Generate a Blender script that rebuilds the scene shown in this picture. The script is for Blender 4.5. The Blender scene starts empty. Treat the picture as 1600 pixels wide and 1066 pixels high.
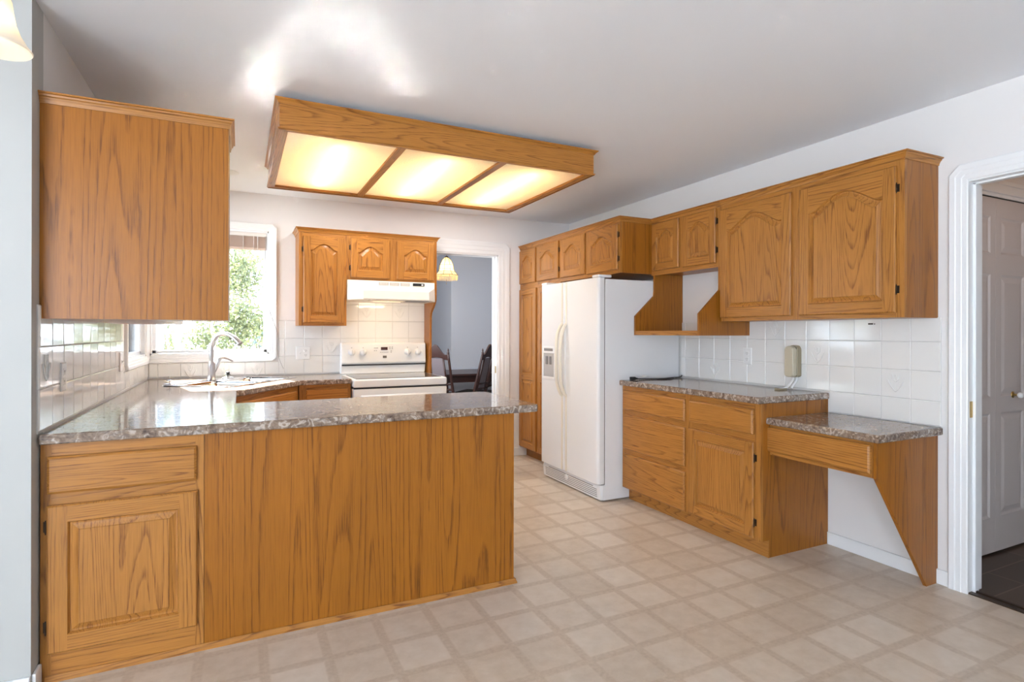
import bpy, math, random
from mathutils import Vector, Matrix, Euler
R = math.radians
S = bpy.context.scene
COL = S.collection

# ------------------------------------------------------------------ camera
cam = bpy.data.cameras.new('camera'); cam_o = bpy.data.objects.new('camera', cam); COL.objects.link(cam_o)
cam.sensor_width = 36; cam.lens = 878.8 / 1600 * 36
cam.shift_y = -(533 - 519.8) / 1600
cam_o.location = (0, 0, 1.274)
cam_o.rotation_euler = (Matrix.Rotation(R(-25.8), 4, 'Z') @ Matrix.Rotation(R(90), 4, 'X') @ Matrix.Rotation(R(0.1), 4, 'Z')).to_euler()
cam.clip_start = .02
S.camera = cam_o
# ------------------------------------------------------------------ world, sun, daylight, exposure
S.view_settings.view_transform = 'Standard'; S.view_settings.look = 'None'
S.cycles.sample_clamp_indirect = 0; S.cycles.blur_glossy = 0      # keep the sunlight that the sink throws on the ceiling
S.view_settings.gamma = 1; S.view_settings.exposure = 0.44; S.view_settings.use_curve_mapping = False
W = bpy.data.worlds.new('sky'); S.world = W; W.use_nodes = True
bg = W.node_tree.nodes['Background']; bg.inputs[1].default_value = 1.0
_n = W.node_tree.nodes; _l = W.node_tree.links                     # bright hazy sky; brighter lower half added to light the ceiling
_tc = _n.new('ShaderNodeTexCoord'); _sx = _n.new('ShaderNodeSeparateXYZ'); _rp = _n.new('ShaderNodeValToRGB'); _sc = _n.new('ShaderNodeVectorMath'); _sc.operation = 'SCALE'; _sc.inputs['Scale'].default_value = 14
_ad = _n.new('ShaderNodeMath'); _ad.operation = 'MULTIPLY_ADD'; _ad.inputs[1].default_value = .5; _ad.inputs[2].default_value = .5
_rp.color_ramp.elements[0].position = .47; _rp.color_ramp.elements[0].color = (.76, .86, 1, 1); _rp.color_ramp.elements[1].position = .53; _rp.color_ramp.elements[1].color = (.38, .46, .56, 1)
_l.new(_tc.outputs['Generated'], _sx.inputs[0]); _l.new(_sx.outputs[2], _ad.inputs[0]); _l.new(_ad.outputs[0], _rp.inputs[0]); _l.new(_rp.outputs[0], _sc.inputs[0]); _l.new(_sc.outputs[0], bg.inputs[0])
def light(name, kind, loc, energy, color=(1, 1, 1), aim=None, size=None, size_y=None, portal=False):
    l = bpy.data.lights.new(name, kind); o = bpy.data.objects.new(name, l); COL.objects.link(o)
    o.location = loc; l.energy = energy; l.color = color
    if aim is not None: o.rotation_euler = Vector(aim).to_track_quat('-Z', 'Y').to_euler()
    if kind == 'AREA':
        l.shape = 'RECTANGLE'; l.size = size; l.size_y = size_y or size
        if portal: l.cycles.is_portal = True
    return o
sun = light('sun', 'SUN', (-1, 9, 6), 66.0, (1, .96, .90), aim=(.20, -.80, -.66)); sun.data.angle = R(.6)
light('sky_front_window', 'AREA', (-2.2, -3.12, 1.5), 1, aim=(0, 1, 0), size=1.6, size_y=1.4, portal=True)
light('sky_patio_door', 'AREA', (-3.32, -1.85, 1.15), 1, aim=(1, 0, 0), size=1.9, size_y=2.1, portal=True)
light('dining_fill', 'AREA', (1.45, 6.3, 1.5), 34, (.90, .94, 1), aim=(1, .45, 0), size=2.0, size_y=1.4)  # added light for the dining walls; no window opening behind it
light('sky_back_window', 'AREA', (-.21, 5.40, 1.6), 1, aim=(0, -1, 0), size=.86, size_y=1.1, portal=True)
light('sky_side_window', 'AREA', (-.83, 4.70, 1.6), 1, aim=(1, 0, 0), size=.9, size_y=1.1, portal=True)

# ------------------------------------------------------------------ helpers
def tag(o, label=None, cat=None, group=None, kind=None):
    if label: o['label'] = label
    if cat: o['category'] = cat
    if group: o['group'] = group
    if kind: o['kind'] = kind
    return o
def empty(name, loc=(0, 0, 0), rz=0, label=None, cat=None, group=None):
    o = bpy.data.objects.new(name, None); COL.objects.link(o); o.location = loc; o.rotation_euler = (0, 0, rz)
    o.empty_display_size = .05
    return tag(o, label, cat, group)
class MB:
    def __init__(s): s.v = []; s.f = []; s.m = []; s.sm = []
    def face(s, pts, m=0, smooth=False):
        b = len(s.v); s.v += [tuple(p) for p in pts]; s.f.append(tuple(range(b, b + len(pts)))); s.m.append(m); s.sm.append(smooth)
    def box(s, x0, x1, y0, y1, z0, z1, m=0):
        if x0 > x1: x0, x1 = x1, x0
        if y0 > y1: y0, y1 = y1, y0
        if z0 > z1: z0, z1 = z1, z0
        b = len(s.v)
        s.v += [(x0, y0, z0), (x1, y0, z0), (x1, y1, z0), (x0, y1, z0), (x0, y0, z1), (x1, y0, z1), (x1, y1, z1), (x0, y1, z1)]
        for q in ((0, 3, 2, 1), (4, 5, 6, 7), (0, 1, 5, 4), (1, 2, 6, 5), (2, 3, 7, 6), (3, 0, 4, 7)):
            s.f.append(tuple(b + i for i in q)); s.m.append(m); s.sm.append(False)
        return s
    def loft(s, loops, m=0, cap=(True, True), closed=True, smooth=False):
        b = len(s.v); n = len(loops[0])
        for L in loops: s.v += [tuple(p) for p in L]
        for i in range(len(loops) - 1):
            for j in range(n if closed else n - 1):
                k = (j + 1) % n
                s.f.append((b + i * n + j, b + i * n + k, b + (i + 1) * n + k, b + (i + 1) * n + j)); s.m.append(m); s.sm.append(smooth)
        if cap[0]: s.f.append(tuple(b + j for j in range(n))[::-1]); s.m.append(m); s.sm.append(False)
        if cap[1]: s.f.append(tuple(b + (len(loops) - 1) * n + j for j in range(n))); s.m.append(m); s.sm.append(False)
        return s
    def prism(s, poly, a, b, axis='Z', m=0, bev=0):
        def P(u, v, w):
            return (u, v, w) if axis == 'Z' else ((u, w, v) if axis == 'Y' else (w, u, v))
        return s.loft([[P(u, v, a) for u, v in poly], [P(u, v, b) for u, v in poly]], m)
    def lathe(s, prof, c=(0, 0, 0), n=24, m=0, axis='Z', cap=(False, False), a0=0):
        L = []
        for r, h in prof:
            ring = []
            for i in range(n):
                a = a0 + 2 * math.pi * i / n; x, y = r * math.cos(a), r * math.sin(a)
                p = (x, y, h) if axis == 'Z' else ((x, h, y) if axis == 'Y' else (h, x, y))
                ring.append((p[0] + c[0], p[1] + c[1], p[2] + c[2]))
            L.append(ring)
        return s.loft(L, m, cap, smooth=True)
    def tube(s, pts, r, n=10, m=0, cap=(True, True), flat=1.0):
        pts = [Vector(p) for p in pts]; rs = r if isinstance(r, (list, tuple)) else [r] * len(pts)
        t0 = (pts[1] - pts[0]).normalized(); up = Vector((0, 0, 1)) if abs(t0.z) < .9 else Vector((1, 0, 0))
        nx = t0.cross(up).normalized(); L = []
        for i, p in enumerate(pts):
            t = (pts[min(i + 1, len(pts) - 1)] - pts[max(i - 1, 0)]).normalized()
            nx = (nx - t * nx.dot(t)).normalized(); ny = t.cross(nx)
            L.append([p + (nx * math.cos(2 * math.pi * k / n) + ny * flat * math.sin(2 * math.pi * k / n)) * rs[i] for k in range(n)])
        return s.loft(L, m, cap, smooth=True)
    def build(s, name, mats, parent=None, loc=None, bevel=0, rot=None, seg=2):
        me = bpy.data.meshes.new(name); me.from_pydata(s.v, [], s.f)
        if not isinstance(mats, (list, tuple)): mats = [mats]
        for mt in mats: me.materials.append(mt)
        me.polygons.foreach_set('material_index', s.m); me.polygons.foreach_set('use_smooth', s.sm)
        me.validate(); me.update()
        import bmesh as bm_
        b = bm_.new(); b.from_mesh(me)
        if len(b.verts) < 60000: bm_.ops.recalc_face_normals(b, faces=b.faces)
        b.to_mesh(me); b.free()
        o = bpy.data.objects.new(name, me); COL.objects.link(o)
        if parent: o.parent = parent
        if loc: o.location = loc
        if rot: o.rotation_euler = rot
        if bevel:
            md = o.modifiers.new('bevel', 'BEVEL'); md.width = bevel; md.segments = seg; md.limit_method = 'ANGLE'; md.angle_limit = R(40)
        return o
def spline(P, k=8):
    P = [Vector(p) for p in P]; out = []
    for i in range(len(P) - 1):
        p0 = P[max(i - 1, 0)]; p1 = P[i]; p2 = P[i + 1]; p3 = P[min(i + 2, len(P) - 1)]
        for j in range(k):
            t = j / k
            out.append(.5 * ((2 * p1) + (p2 - p0) * t + (2 * p0 - 5 * p1 + 4 * p2 - p3) * t * t + (3 * p1 - p0 - 3 * p2 + p3) * t ** 3))
    out.append(P[-1]); return out

# ------------------------------------------------------------------ materials
def mat(name):
    m = bpy.data.materials.new(name); m.use_nodes = True; nt = m.node_tree
    return m, nt, nt.nodes, nt.links, nt.nodes['Principled BSDF']
def simple(name, col, rough=.5, metal=0, spec=.5, emit=None, es=0, bump=None, coat=0):
    m, nt, N, L, B = mat(name)
    B.inputs['Base Color'].default_value = (*col, 1); B.inputs['Roughness'].default_value = rough; B.inputs['Metallic'].default_value = metal
    B.inputs['Specular IOR Level'].default_value = spec; B.inputs['Coat Weight'].default_value = coat
    if emit: B.inputs['Emission Color'].default_value = (*emit, 1); B.inputs['Emission Strength'].default_value = es
    if bump:
        tc = N.new('ShaderNodeTexCoord'); n = N.new('ShaderNodeTexNoise'); n.inputs['Scale'].default_value = bump[0]; n.inputs['Detail'].default_value = 3
        b = N.new('ShaderNodeBump'); b.inputs['Strength'].default_value = bump[1]; b.inputs['Distance'].default_value = bump[2]
        L.new(tc.outputs['Object'], n.inputs['Vector']); L.new(n.outputs['Fac'], b.inputs['Height']); L.new(b.outputs['Normal'], B.inputs['Normal'])
    return m
def ramp(N, stops, interp='LINEAR'):
    r = N.new('ShaderNodeValToRGB'); r.color_ramp.interpolation = interp; e = r.color_ramp.elements
    while len(e) < len(stops): e.new(.5)
    for i, (p, c) in enumerate(stops): e[i].position = p; e[i].color = (*c, 1) if len(c) == 3 else c
    return r
def wood(name, axis, light_c=(.46, .195, .038), dark_c=(.19, .066, .013), rough=.33, freq=17, big=3.6, along=.2):
    m, nt, N, L, B = mat(name)
    tc = N.new('ShaderNodeTexCoord'); oi = N.new('ShaderNodeObjectInfo')
    mul = N.new('ShaderNodeVectorMath'); mul.operation = 'SCALE'; mul.inputs[0].default_value = (17.3, 11.7, 23.1)
    L.new(oi.outputs['Random'], mul.inputs['Scale'])
    def mapped(along, across):
        mp = N.new('ShaderNodeMapping'); sc = [across] * 3; sc['XYZ'.index(axis)] = along; mp.inputs['Scale'].default_value = sc
        L.new(tc.outputs['Object'], mp.inputs['Vector'])
        ad = N.new('ShaderNodeVectorMath'); ad.operation = 'ADD'; L.new(mp.outputs[0], ad.inputs[0]); L.new(mul.outputs[0], ad.inputs[1])
        return ad.outputs[0]
    v = mapped(along, big)
    n1 = N.new('ShaderNodeTexNoise'); n1.inputs['Scale'].default_value = 1.35; n1.inputs['Detail'].default_value = 1.6; n1.inputs['Roughness'].default_value = .38; n1.inputs['Distortion'].default_value = .15
    L.new(v, n1.inputs['Vector'])
    # a little fast wobble along the rings
    v2 = mapped(12, 40); n2 = N.new('ShaderNodeTexNoise'); n2.inputs['Scale'].default_value = 1; n2.inputs['Detail'].default_value = 2; L.new(v2, n2.inputs['Vector'])
    a = N.new('ShaderNodeMath'); a.operation = 'MULTIPLY_ADD'; a.inputs[1].default_value = .009; L.new(n2.outputs['Fac'], a.inputs[0]); L.new(n1.outputs['Fac'], a.inputs[2])
    f = N.new('ShaderNodeMath'); f.operation = 'MULTIPLY'; f.inputs[1].default_value = freq * 2.6; L.new(a.outputs[0], f.inputs[0])
    fr = N.new('ShaderNodeMath'); fr.operation = 'FRACT'; L.new(f.outputs[0], fr.inputs[0])
    rr = ramp(N, [(0, (1, 1, 1)), (.12, (.6, .6, .6)), (.30, (.1, .1, .1)), (.90, (0, 0, 0)), (1, (1, 1, 1))]); L.new(fr.outputs[0], rr.inputs[0])
    v3 = mapped(7, 260); n3 = N.new('ShaderNodeTexNoise'); n3.inputs['Scale'].default_value = 1; n3.inputs['Detail'].default_value = 3; n3.inputs['Roughness'].default_value = .6; L.new(v3, n3.inputs['Vector'])
    rp = ramp(N, [(.42, (0, 0, 0)), (.68, (1, 1, 1))]); L.new(n3.outputs['Fac'], rp.inputs[0])
    # combined darkness: rings * (0.35 + pores) + faint pores
    k1 = N.new('ShaderNodeMath'); k1.operation = 'MULTIPLY_ADD'; k1.inputs[1].default_value = .75; k1.inputs[2].default_value = .38; L.new(rp.outputs[0], k1.inputs[0])
    k2 = N.new('ShaderNodeMath'); k2.operation = 'MULTIPLY'; L.new(rr.outputs[0], k2.inputs[0]); L.new(k1.outputs[0], k2.inputs[1])
    k3 = N.new('ShaderNodeMath'); k3.operation = 'MULTIPLY_ADD'; k3.inputs[1].default_value = .30; L.new(rp.outputs[0], k3.inputs[0]); L.new(k2.outputs[0], k3.inputs[2]); k3.use_clamp = True
    v4 = mapped(.5, 2.2); n4 = N.new('ShaderNodeTexNoise'); n4.inputs['Scale'].default_value = 1.6; n4.inputs['Detail'].default_value = 2; L.new(v4, n4.inputs['Vector'])
    tone = N.new('ShaderNodeMix'); tone.data_type = 'RGBA'; L.new(n4.outputs['Fac'], tone.inputs[0])
    tone.inputs[6].default_value = (*[c * .84 for c in light_c], 1); tone.inputs[7].default_value = (*[min(1, c * 1.13) for c in light_c], 1)
    mx = N.new('ShaderNodeMix'); mx.data_type = 'RGBA'; L.new(k3.outputs[0], mx.inputs[0]); L.new(tone.outputs[2], mx.inputs[6]); mx.inputs[7].default_value = (*dark_c, 1)
    L.new(mx.outputs[2], B.inputs['Base Color']); B.inputs['Roughness'].default_value = rough; B.inputs['Specular IOR Level'].default_value = .36
    bp = N.new('ShaderNodeBump'); bp.inputs['Strength'].default_value = .25; bp.inputs['Distance'].default_value = .0006; bp.invert = True
    L.new(k3.outputs[0], bp.inputs['Height']); L.new(bp.outputs['Normal'], B.inputs['Normal'])
    return m
WV = wood('oak_vertical', 'Z'); WX = wood('oak_along_x', 'X'); WY = wood('oak_along_y', 'Y')
PV = wood('oak_veneer_vertical', 'Z', light_c=(.37, .132, .012), dark_c=(.17, .056, .006), freq=11, big=3.4, along=.13)
OAK = [WV, WX, PV, WY]          # slots: 0 vertical, 1 local x, 2 veneer, 3 local y
def counter_mat():
    m, nt, N, L, B = mat('laminate_granite')
    tc = N.new('ShaderNodeTexCoord')
    mp = N.new('ShaderNodeMapping'); mp.inputs['Scale'].default_value = (.8, 2.2, 2); L.new(tc.outputs['Object'], mp.inputs[0])
    n1 = N.new('ShaderNodeTexNoise'); n1.inputs['Scale'].default_value = 9; n1.inputs['Detail'].default_value = 6; n1.inputs['Distortion'].default_value = 1.2; n1.inputs['Roughness'].default_value = .62; L.new(mp.outputs[0], n1.inputs['Vector'])
    r1 = ramp(N, [(.28, (.075, .048, .036)), (.42, (.19, .125, .085)), (.52, (.33, .235, .165)), (.60, (.19, .145, .12)), (.72, (.48, .40, .32))]); L.new(n1.outputs['Fac'], r1.inputs[0])
    n2 = N.new('ShaderNodeTexNoise'); n2.inputs['Scale'].default_value = 34; n2.inputs['Detail'].default_value = 5; n2.inputs['Distortion'].default_value = 1.5; L.new(tc.outputs['Object'], n2.inputs['Vector'])
    r2 = ramp(N, [(.36, (.02, .016, .022)), (.44, (.18, .13, .10)), (.53, (.25, .19, .15)), (.64, (.78, .70, .62))]); L.new(n2.outputs['Fac'], r2.inputs[0])
    mx = N.new('ShaderNodeMix'); mx.data_type = 'RGBA'; mx.inputs[0].default_value = .42; L.new(r1.outputs[0], mx.inputs[6]); L.new(r2.outputs[0], mx.inputs[7])
    L.new(mx.outputs[2], B.inputs['Base Color']); B.inputs['Roughness'].default_value = .10; B.inputs['Specular IOR Level'].default_value = .5
    bp = N.new('ShaderNodeBump'); bp.inputs['Strength'].default_value = .06; bp.inputs['Distance'].default_value = .0005; L.new(n2.outputs['Fac'], bp.inputs['Height']); L.new(bp.outputs['Normal'], B.inputs['Normal'])
    return m
COUNTER = counter_mat()
def floor_mat():
    m, nt, N, L, B = mat('vinyl_floor')
    tc = N.new('ShaderNodeTexCoord'); sx = N.new('ShaderNodeSeparateXYZ'); L.new(tc.outputs['Object'], sx.inputs[0])
    P = .2275
    def math_(op, a, b=None, c=None):
        n = N.new('ShaderNodeMath'); n.operation = op
        for i, q in enumerate((a, b, c)):
            if q is None: continue
            if isinstance(q, (int, float)): n.inputs[i].default_value = q
            else: L.new(q, n.inputs[i])
        return n.outputs[0]
    wob = N.new('ShaderNodeTexNoise'); wob.inputs['Scale'].default_value = 90; L.new(tc.outputs['Object'], wob.inputs['Vector'])
    masks = []; cells = []
    for o, off in ((sx.outputs[0], 1.905), (sx.outputs[1], 1.835)):
        u = math_('DIVIDE', math_('SUBTRACT', math_('MULTIPLY_ADD', wob.outputs['Fac'], .006, o), off + .003), P)
        cells.append(math_('FLOOR', u)); t = math_('ABSOLUTE', math_('SUBTRACT', math_('FRACT', math_('ADD', u, .5)), .5))
        masks.append(math_('SMOOTH_MIN', math_('MULTIPLY', math_('SUBTRACT', .098, t), 30), 1, .1))
    strip = N.new('ShaderNodeMath'); strip.operation = 'MAXIMUM'; strip.use_clamp = True; L.new(masks[0], strip.inputs[0]); L.new(masks[1], strip.inputs[1])
    cx = N.new('ShaderNodeCombineXYZ'); L.new(cells[0], cx.inputs[0]); L.new(cells[1], cx.inputs[1])
    wn = N.new('ShaderNodeTexWhiteNoise'); L.new(cx.outputs[0], wn.inputs['Vector'])
    n1 = N.new('ShaderNodeTexNoise'); n1.inputs['Scale'].default_value = 14; n1.inputs['Detail'].default_value = 6; n1.inputs['Roughness'].default_value = .65; L.new(tc.outputs['Object'], n1.inputs['Vector'])
    v = math_('ADD', math_('MULTIPLY', n1.outputs['Fac'], .7), math_('MULTIPLY', wn.outputs['Value'], .3))
    r1 = ramp(N, [(.25, (.55, .455, .355)), (.5, (.64, .55, .45)), (.75, (.71, .63, .535))]); L.new(v, r1.inputs[0])
    n2 = N.new('ShaderNodeTexNoise'); n2.inputs['Scale'].default_value = 60; n2.inputs['Detail'].default_value = 5; L.new(tc.outputs['Object'], n2.inputs['Vector'])
    r2 = ramp(N, [(.3, (.44, .34, .25)), (.7, (.58, .475, .37))]); L.new(n2.outputs['Fac'], r2.inputs[0])
    mx = N.new('ShaderNodeMix'); mx.data_type = 'RGBA'; L.new(math_('MULTIPLY', strip.outputs[0], .62), mx.inputs[0]); L.new(r1.outputs[0], mx.inputs[6]); L.new(r2.outputs[0], mx.inputs[7])
    L.new(mx.outputs[2], B.inputs['Base Color']); B.inputs['Roughness'].default_value = .36; B.inputs['Specular IOR Level'].default_value = .45
    bp = N.new('ShaderNodeBump'); bp.inputs['Strength'].default_value = .15; bp.inputs['Distance'].default_value = .001
    L.new(n1.outputs['Fac'], bp.inputs['Height']); L.new(bp.outputs['Normal'], B.inputs['Normal'])
    return m
FLOOR = floor_mat()
WALL = simple('wall_paint', (.80, .785, .77), .6, bump=(220, .12, .001))
CEIL = simple('ceiling_paint', (.92, .945, .985), .8, bump=(300, .25, .002))
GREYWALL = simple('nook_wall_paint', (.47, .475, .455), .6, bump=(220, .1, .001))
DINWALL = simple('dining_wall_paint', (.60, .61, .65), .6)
TRIM = simple('white_gloss_trim', (.85, .86, .86), .3)
TRIMW = simple('window_vinyl', (.86, .88, .90), .35)
TILE = simple('glazed_tile', (.80, .79, .76), .07, bump=(14, .12, .004))
GROUT = simple('grout', (.62, .61, .585), .7)
APPL = simple('appliance_white', (.84, .84, .83), .28)
APPLT = simple('fridge_enamel', (.80, .80, .80), .35, bump=(260, .25, .0008))
CREAM = simple('cream_plastic', (.80, .74, .62), .35)
HOODM = simple('hood_almond', (.85, .80, .71), .3)
BLACK = simple('black_plastic', (.012, .012, .012), .4)
DARK = simple('dark_gap', (.02, .018, .016), .7)
COOK = simple('cooktop_glass', (.10, .095, .09), .06)
GREY = simple('grey_plastic', (.25, .24, .23), .4)
DISP = simple('oven_display', (.06, .018, .012), .2)
STEEL = simple('brushed_steel', (.50, .50, .51), .30, metal=1)
SINK = simple('sink_steel', (.72, .72, .72), .06, metal=1, bump=(6.5, 1.0, .0027))
for _k in SINK.node_tree.nodes:
    if _k.type == 'TEX_NOISE': _k.inputs['Detail'].default_value = .9; _k.inputs['Distortion'].default_value = .6
BRASS = simple('brass', (.55, .38, .14), .3, metal=1)
BRONZE = simple('hinge_bronze', (.055, .035, .022), .4, metal=.6)
PHONE = simple('beige_plastic', (.52, .47, .35), .35)
PHONED = simple('beige_plastic_darker', (.33, .28, .18), .4)
PLATE = simple('outlet_white', (.82, .82, .80), .3)
CHAIR = simple('dark_walnut', (.045, .018, .014), .3)
UPH = simple('chair_cane', (.17, .14, .15), .8)
SEATM = simple('seat_fabric', (.16, .14, .14), .9)
DOORW = simple('shade_toned_door_paint', (.60, .55, .52), .4)  # white door with the hall's shade mixed into its colour
WHITE = simple('white_paint_inside', (.85, .85, .85), .7)
def glass_mat():
    m, nt, N, L, B = mat('window_glass'); N.remove(B); out = [n for n in N if n.type == 'OUTPUT_MATERIAL'][0]
    t = N.new('ShaderNodeBsdfTransparent'); g = N.new('ShaderNodeBsdfGlossy'); g.inputs['Roughness'].default_value = 0.0; fr = N.new('ShaderNodeFresnel'); fr.inputs[0].default_value = 1.45
    mx = N.new('ShaderNodeMixShader'); L.new(fr.outputs[0], mx.inputs[0]); L.new(t.outputs[0], mx.inputs[1]); L.new(g.outputs[0], mx.inputs[2]); L.new(mx.outputs[0], out.inputs[0])
    return m
GLASS = glass_mat()
def translucent(name, col, k=.75, rough=.3, bump=None):
    m, nt, N, L, B = mat(name); out = [n for n in N if n.type == 'OUTPUT_MATERIAL'][0]
    B.inputs['Base Color'].default_value = (*col, 1); B.inputs['Roughness'].default_value = rough
    t = N.new('ShaderNodeBsdfTranslucent'); t.inputs[0].default_value = (*col, 1); mx = N.new('ShaderNodeMixShader'); mx.inputs[0].default_value = k
    L.new(B.outputs[0], mx.inputs[1]); L.new(t.outputs[0], mx.inputs[2]); L.new(mx.outputs[0], out.inputs[0])
    if bump:
        tc = N.new('ShaderNodeTexCoord'); n = N.new('ShaderNodeTexVoronoi'); n.inputs['Scale'].default_value = bump[0]
        b = N.new('ShaderNodeBump'); b.inputs['Strength'].default_value = bump[1]; b.inputs['Distance'].default_value = bump[2]
        L.new(tc.outputs['Object'], n.inputs['Vector']); L.new(n.outputs['Distance'], b.inputs['Height']); L.new(b.outputs['Normal'], B.inputs['Normal']); L.new(b.outputs['Normal'], t.inputs['Normal'])
    return m
ACRYL = translucent('pebbled_acrylic', (.95, .93, .88), .62, .25, bump=(110, .5, .004))
TUBE = simple('warm_tube', (1, 1, 1), .5, emit=(1, .68, .30), es=19)
BULB = simple('warm_bulb', (1, 1, 1), .5, emit=(1, .78, .5), es=7)
FROST = translucent('frosted_bell_glass', (.98, .93, .84), .55, .25)
AMBER = translucent('amber_panel_glass', (.95, .80, .50), .6, .2)
SLAT = simple('blind_slat', (.62, .47, .38), .5)
SLATW = simple('blind_headrail', (.75, .72, .68), .4)
def leaf_mat(name, c):
    return translucent(name, c, .5, .5)
LEAF1 = leaf_mat('leaf_yellow_green', (.26, .28, .13)); LEAF2 = leaf_mat('leaf_green', (.17, .20, .11)); LEAF3 = leaf_mat('leaf_blue_green', (.12, .16, .16))
BARK = simple('bark', (.30, .25, .20), .9)
GRASS = simple('lawn', (.10, .13, .06), .95, bump=(40, .6, .02))
HALLF = None
def hall_floor():
    m, nt, N, L, B = mat('dark_plank_floor')
    tc = N.new('ShaderNodeTexCoord'); b = N.new('ShaderNodeTexBrick'); b.inputs['Scale'].default_value = 1; b.inputs['Brick Width'].default_value = .9; b.inputs['Row Height'].default_value = .16; b.inputs['Mortar Size'].default_value = .004
    b.inputs['Color1'].default_value = (.085, .052, .032, 1); b.inputs['Color2'].default_value = (.06, .038, .025, 1); b.inputs['Mortar'].default_value = (.14, .10, .07, 1)
    L.new(tc.outputs['Object'], b.inputs['Vector']); L.new(b.outputs['Color'], B.inputs['Base Color']); B.inputs['Roughness'].default_value = .4
    return m
HALLF = hall_floor()

# ------------------------------------------------------------------ room shell
XL, XR, YB, ZC = -.655, 3.208, 5.226, 2.45
def struct(name, mb, mats, parent=None, **k):
    o = mb.build(name, mats, parent, **k)
    if parent is None: o['kind'] = 'structure'
    return o
f = MB(); f.box(-3.3, XR + .06, -3.1, 2.6, -.06, 0); f.box(XL - .12, XR + .06, 2.6, YB + .06, -.06, 0)
struct('floor', f, FLOOR)
f = MB(); f.box(XR + .062, 5.3, .0, 2.2, -.06, -.004); tag(f.build('hall_floor', HALLF), kind='structure')
f = MB(); f.box(1.2, 5.6, YB + .06, 9.0, -.06, -.002); tag(f.build('dining_floor', simple('dining_carpet', (.42, .38, .34), .95)), kind='structure')
c = MB(); c.box(-3.3, XR + .12, -3.1, 2.6, ZC, ZC + .1); c.box(XL - .12, XR + .12, 2.6, YB + .12, ZC, ZC + .1); c.box(XR + .12, 5.3, -.1, 2.3, ZC, ZC + .1); c.box(1.2, 5.6, YB + .12, 9.0, ZC, ZC + .1)
struct('ceiling', c, CEIL)
# back wall with the window and the dining doorway
WX0, WX1, WZ0, WZ1 = -.645, .225, 1.085, 2.135
DX0, DX1, DZ = 1.625, 2.372, 2.065
w = MB(); y0, y1 = YB, YB + .12
w.box(XL - .12, WX0, y0, y1, 0, ZC); w.box(WX0, WX1, y0, y1, 0, WZ0); w.box(WX0, WX1, y0, y1, WZ1, ZC)
w.box(WX1, DX0, y0, y1, 0, ZC); w.box(DX0, DX1, y0, y1, DZ, ZC); w.box(DX1, XR + .12, y0, y1, 0, ZC)
struct('wall_back', w, WALL)
# left kitchen wall with its window
LY0, LY1 = 4.30, 5.12
w = MB(); w.box(XL - .12, XL, 2.62, LY0, 0, ZC); w.box(XL - .12, XL, LY0, LY1, 0, WZ0); w.box(XL - .12, XL, LY0, LY1, WZ1, ZC); w.box(XL - .12, XL, LY1, YB, 0, ZC)
struct('wall_left', w, WALL)
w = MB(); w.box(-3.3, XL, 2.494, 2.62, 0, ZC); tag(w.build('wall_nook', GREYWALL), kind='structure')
# right wall with the hall doorway
RY0, RY1, RZ = .70, 1.507, 2.02
w = MB(); w.box(XR, XR + .12, RY1, YB, 0, ZC); w.box(XR, XR + .12, RY0, RY1, RZ, ZC); w.box(XR, XR + .12, -3.1, RY0, 0, ZC)
struct('wall_right', w, WALL)
w = MB(); w.box(-3.3, -3.0, -3.1, -3.0, 0, ZC); w.box(-1.4, XR, -3.1, -3.0, 0, ZC); w.box(-3.0, -1.4, -3.1, -3.0, 0, .8); w.box(-3.0, -1.4, -3.1, -3.0, 2.2, ZC)
struct('wall_front', w, WALL)
w = MB(); w.box(-3.3, -3.2, -3.0, -2.8, 0, ZC); w.box(-3.3, -3.2, -.9, 2.5, 0, ZC); w.box(-3.3, -3.2, -2.8, -.9, 2.2, ZC); w.box(-3.3, -3.2, -2.8, -.9, 0, .10)
tag(w.build('wall_patio', WALL), kind='structure')
# dining room walls
w = MB(); w.box(1.2, 1.3, YB + .12, 9.0, 0, ZC); w.box(1.2, 5.6, 8.9, 9.0, 0, ZC); w.box(5.5, 5.6, YB + .12, 9.0, 0, ZC); w.box(XR + .12, 5.6, YB + .02, YB + .12, 0, ZC); w.box(2.745, 5.5, 7.7, 8.9, 0, ZC)
tag(w.build('wall_dining', DINWALL), kind='structure')
w = MB(); w.box(2.735, 5.5, 7.68, 7.70, .70, .76); w.box(2.735, 5.5, 7.685, 7.70, 0, .10)
tag(w.build('trim_3', simple('chair_rail_paint', (.62, .64, .70), .5)), kind='structure')
# hall walls
w = MB(); w.box(XR + .12, 3.50, 1.72, 1.84, 0, ZC); w.box(3.50, 4.98, 1.72, 1.84, 2.07, ZC); w.box(4.98, 5.3, 1.72, 1.84, 0, ZC); w.box(5.2, 5.3, -.1, 1.72, 0, ZC); w.box(XR + .12, 5.3, -.1, 0, 0, ZC)
w.box(3.38, 5.10, 2.2, 2.25, 0, ZC); w.box(3.38, 3.43, 1.84, 2.2, 0, ZC); w.box(5.05, 5.10, 1.84, 2.2, 0, ZC)
tag(w.build('wall_hall', WALL), kind='structure')
# baseboards
w = MB(); w.box(XR - .014, XR, RY1 + .075, 2.231, 0, .075); w.box(XR - .014, XR, -3, RY0 - .075, 0, .075)
struct('baseboard_right', w, TRIM, bevel=.004)
w = MB(); w.box(DX1 + .14, 2.70, YB - .014, YB, 0, .085); struct('baseboard_back', w, TRIM, bevel=.004)
w = MB(); w.box(-3.2, XL - .0, 2.480, 2.494, 0, .075); w.box(XL, XL + .012, 2.50, 2.57, 0, .075)
tag(w.build('baseboard_nook', TRIM, bevel=.004), kind='structure')

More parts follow.
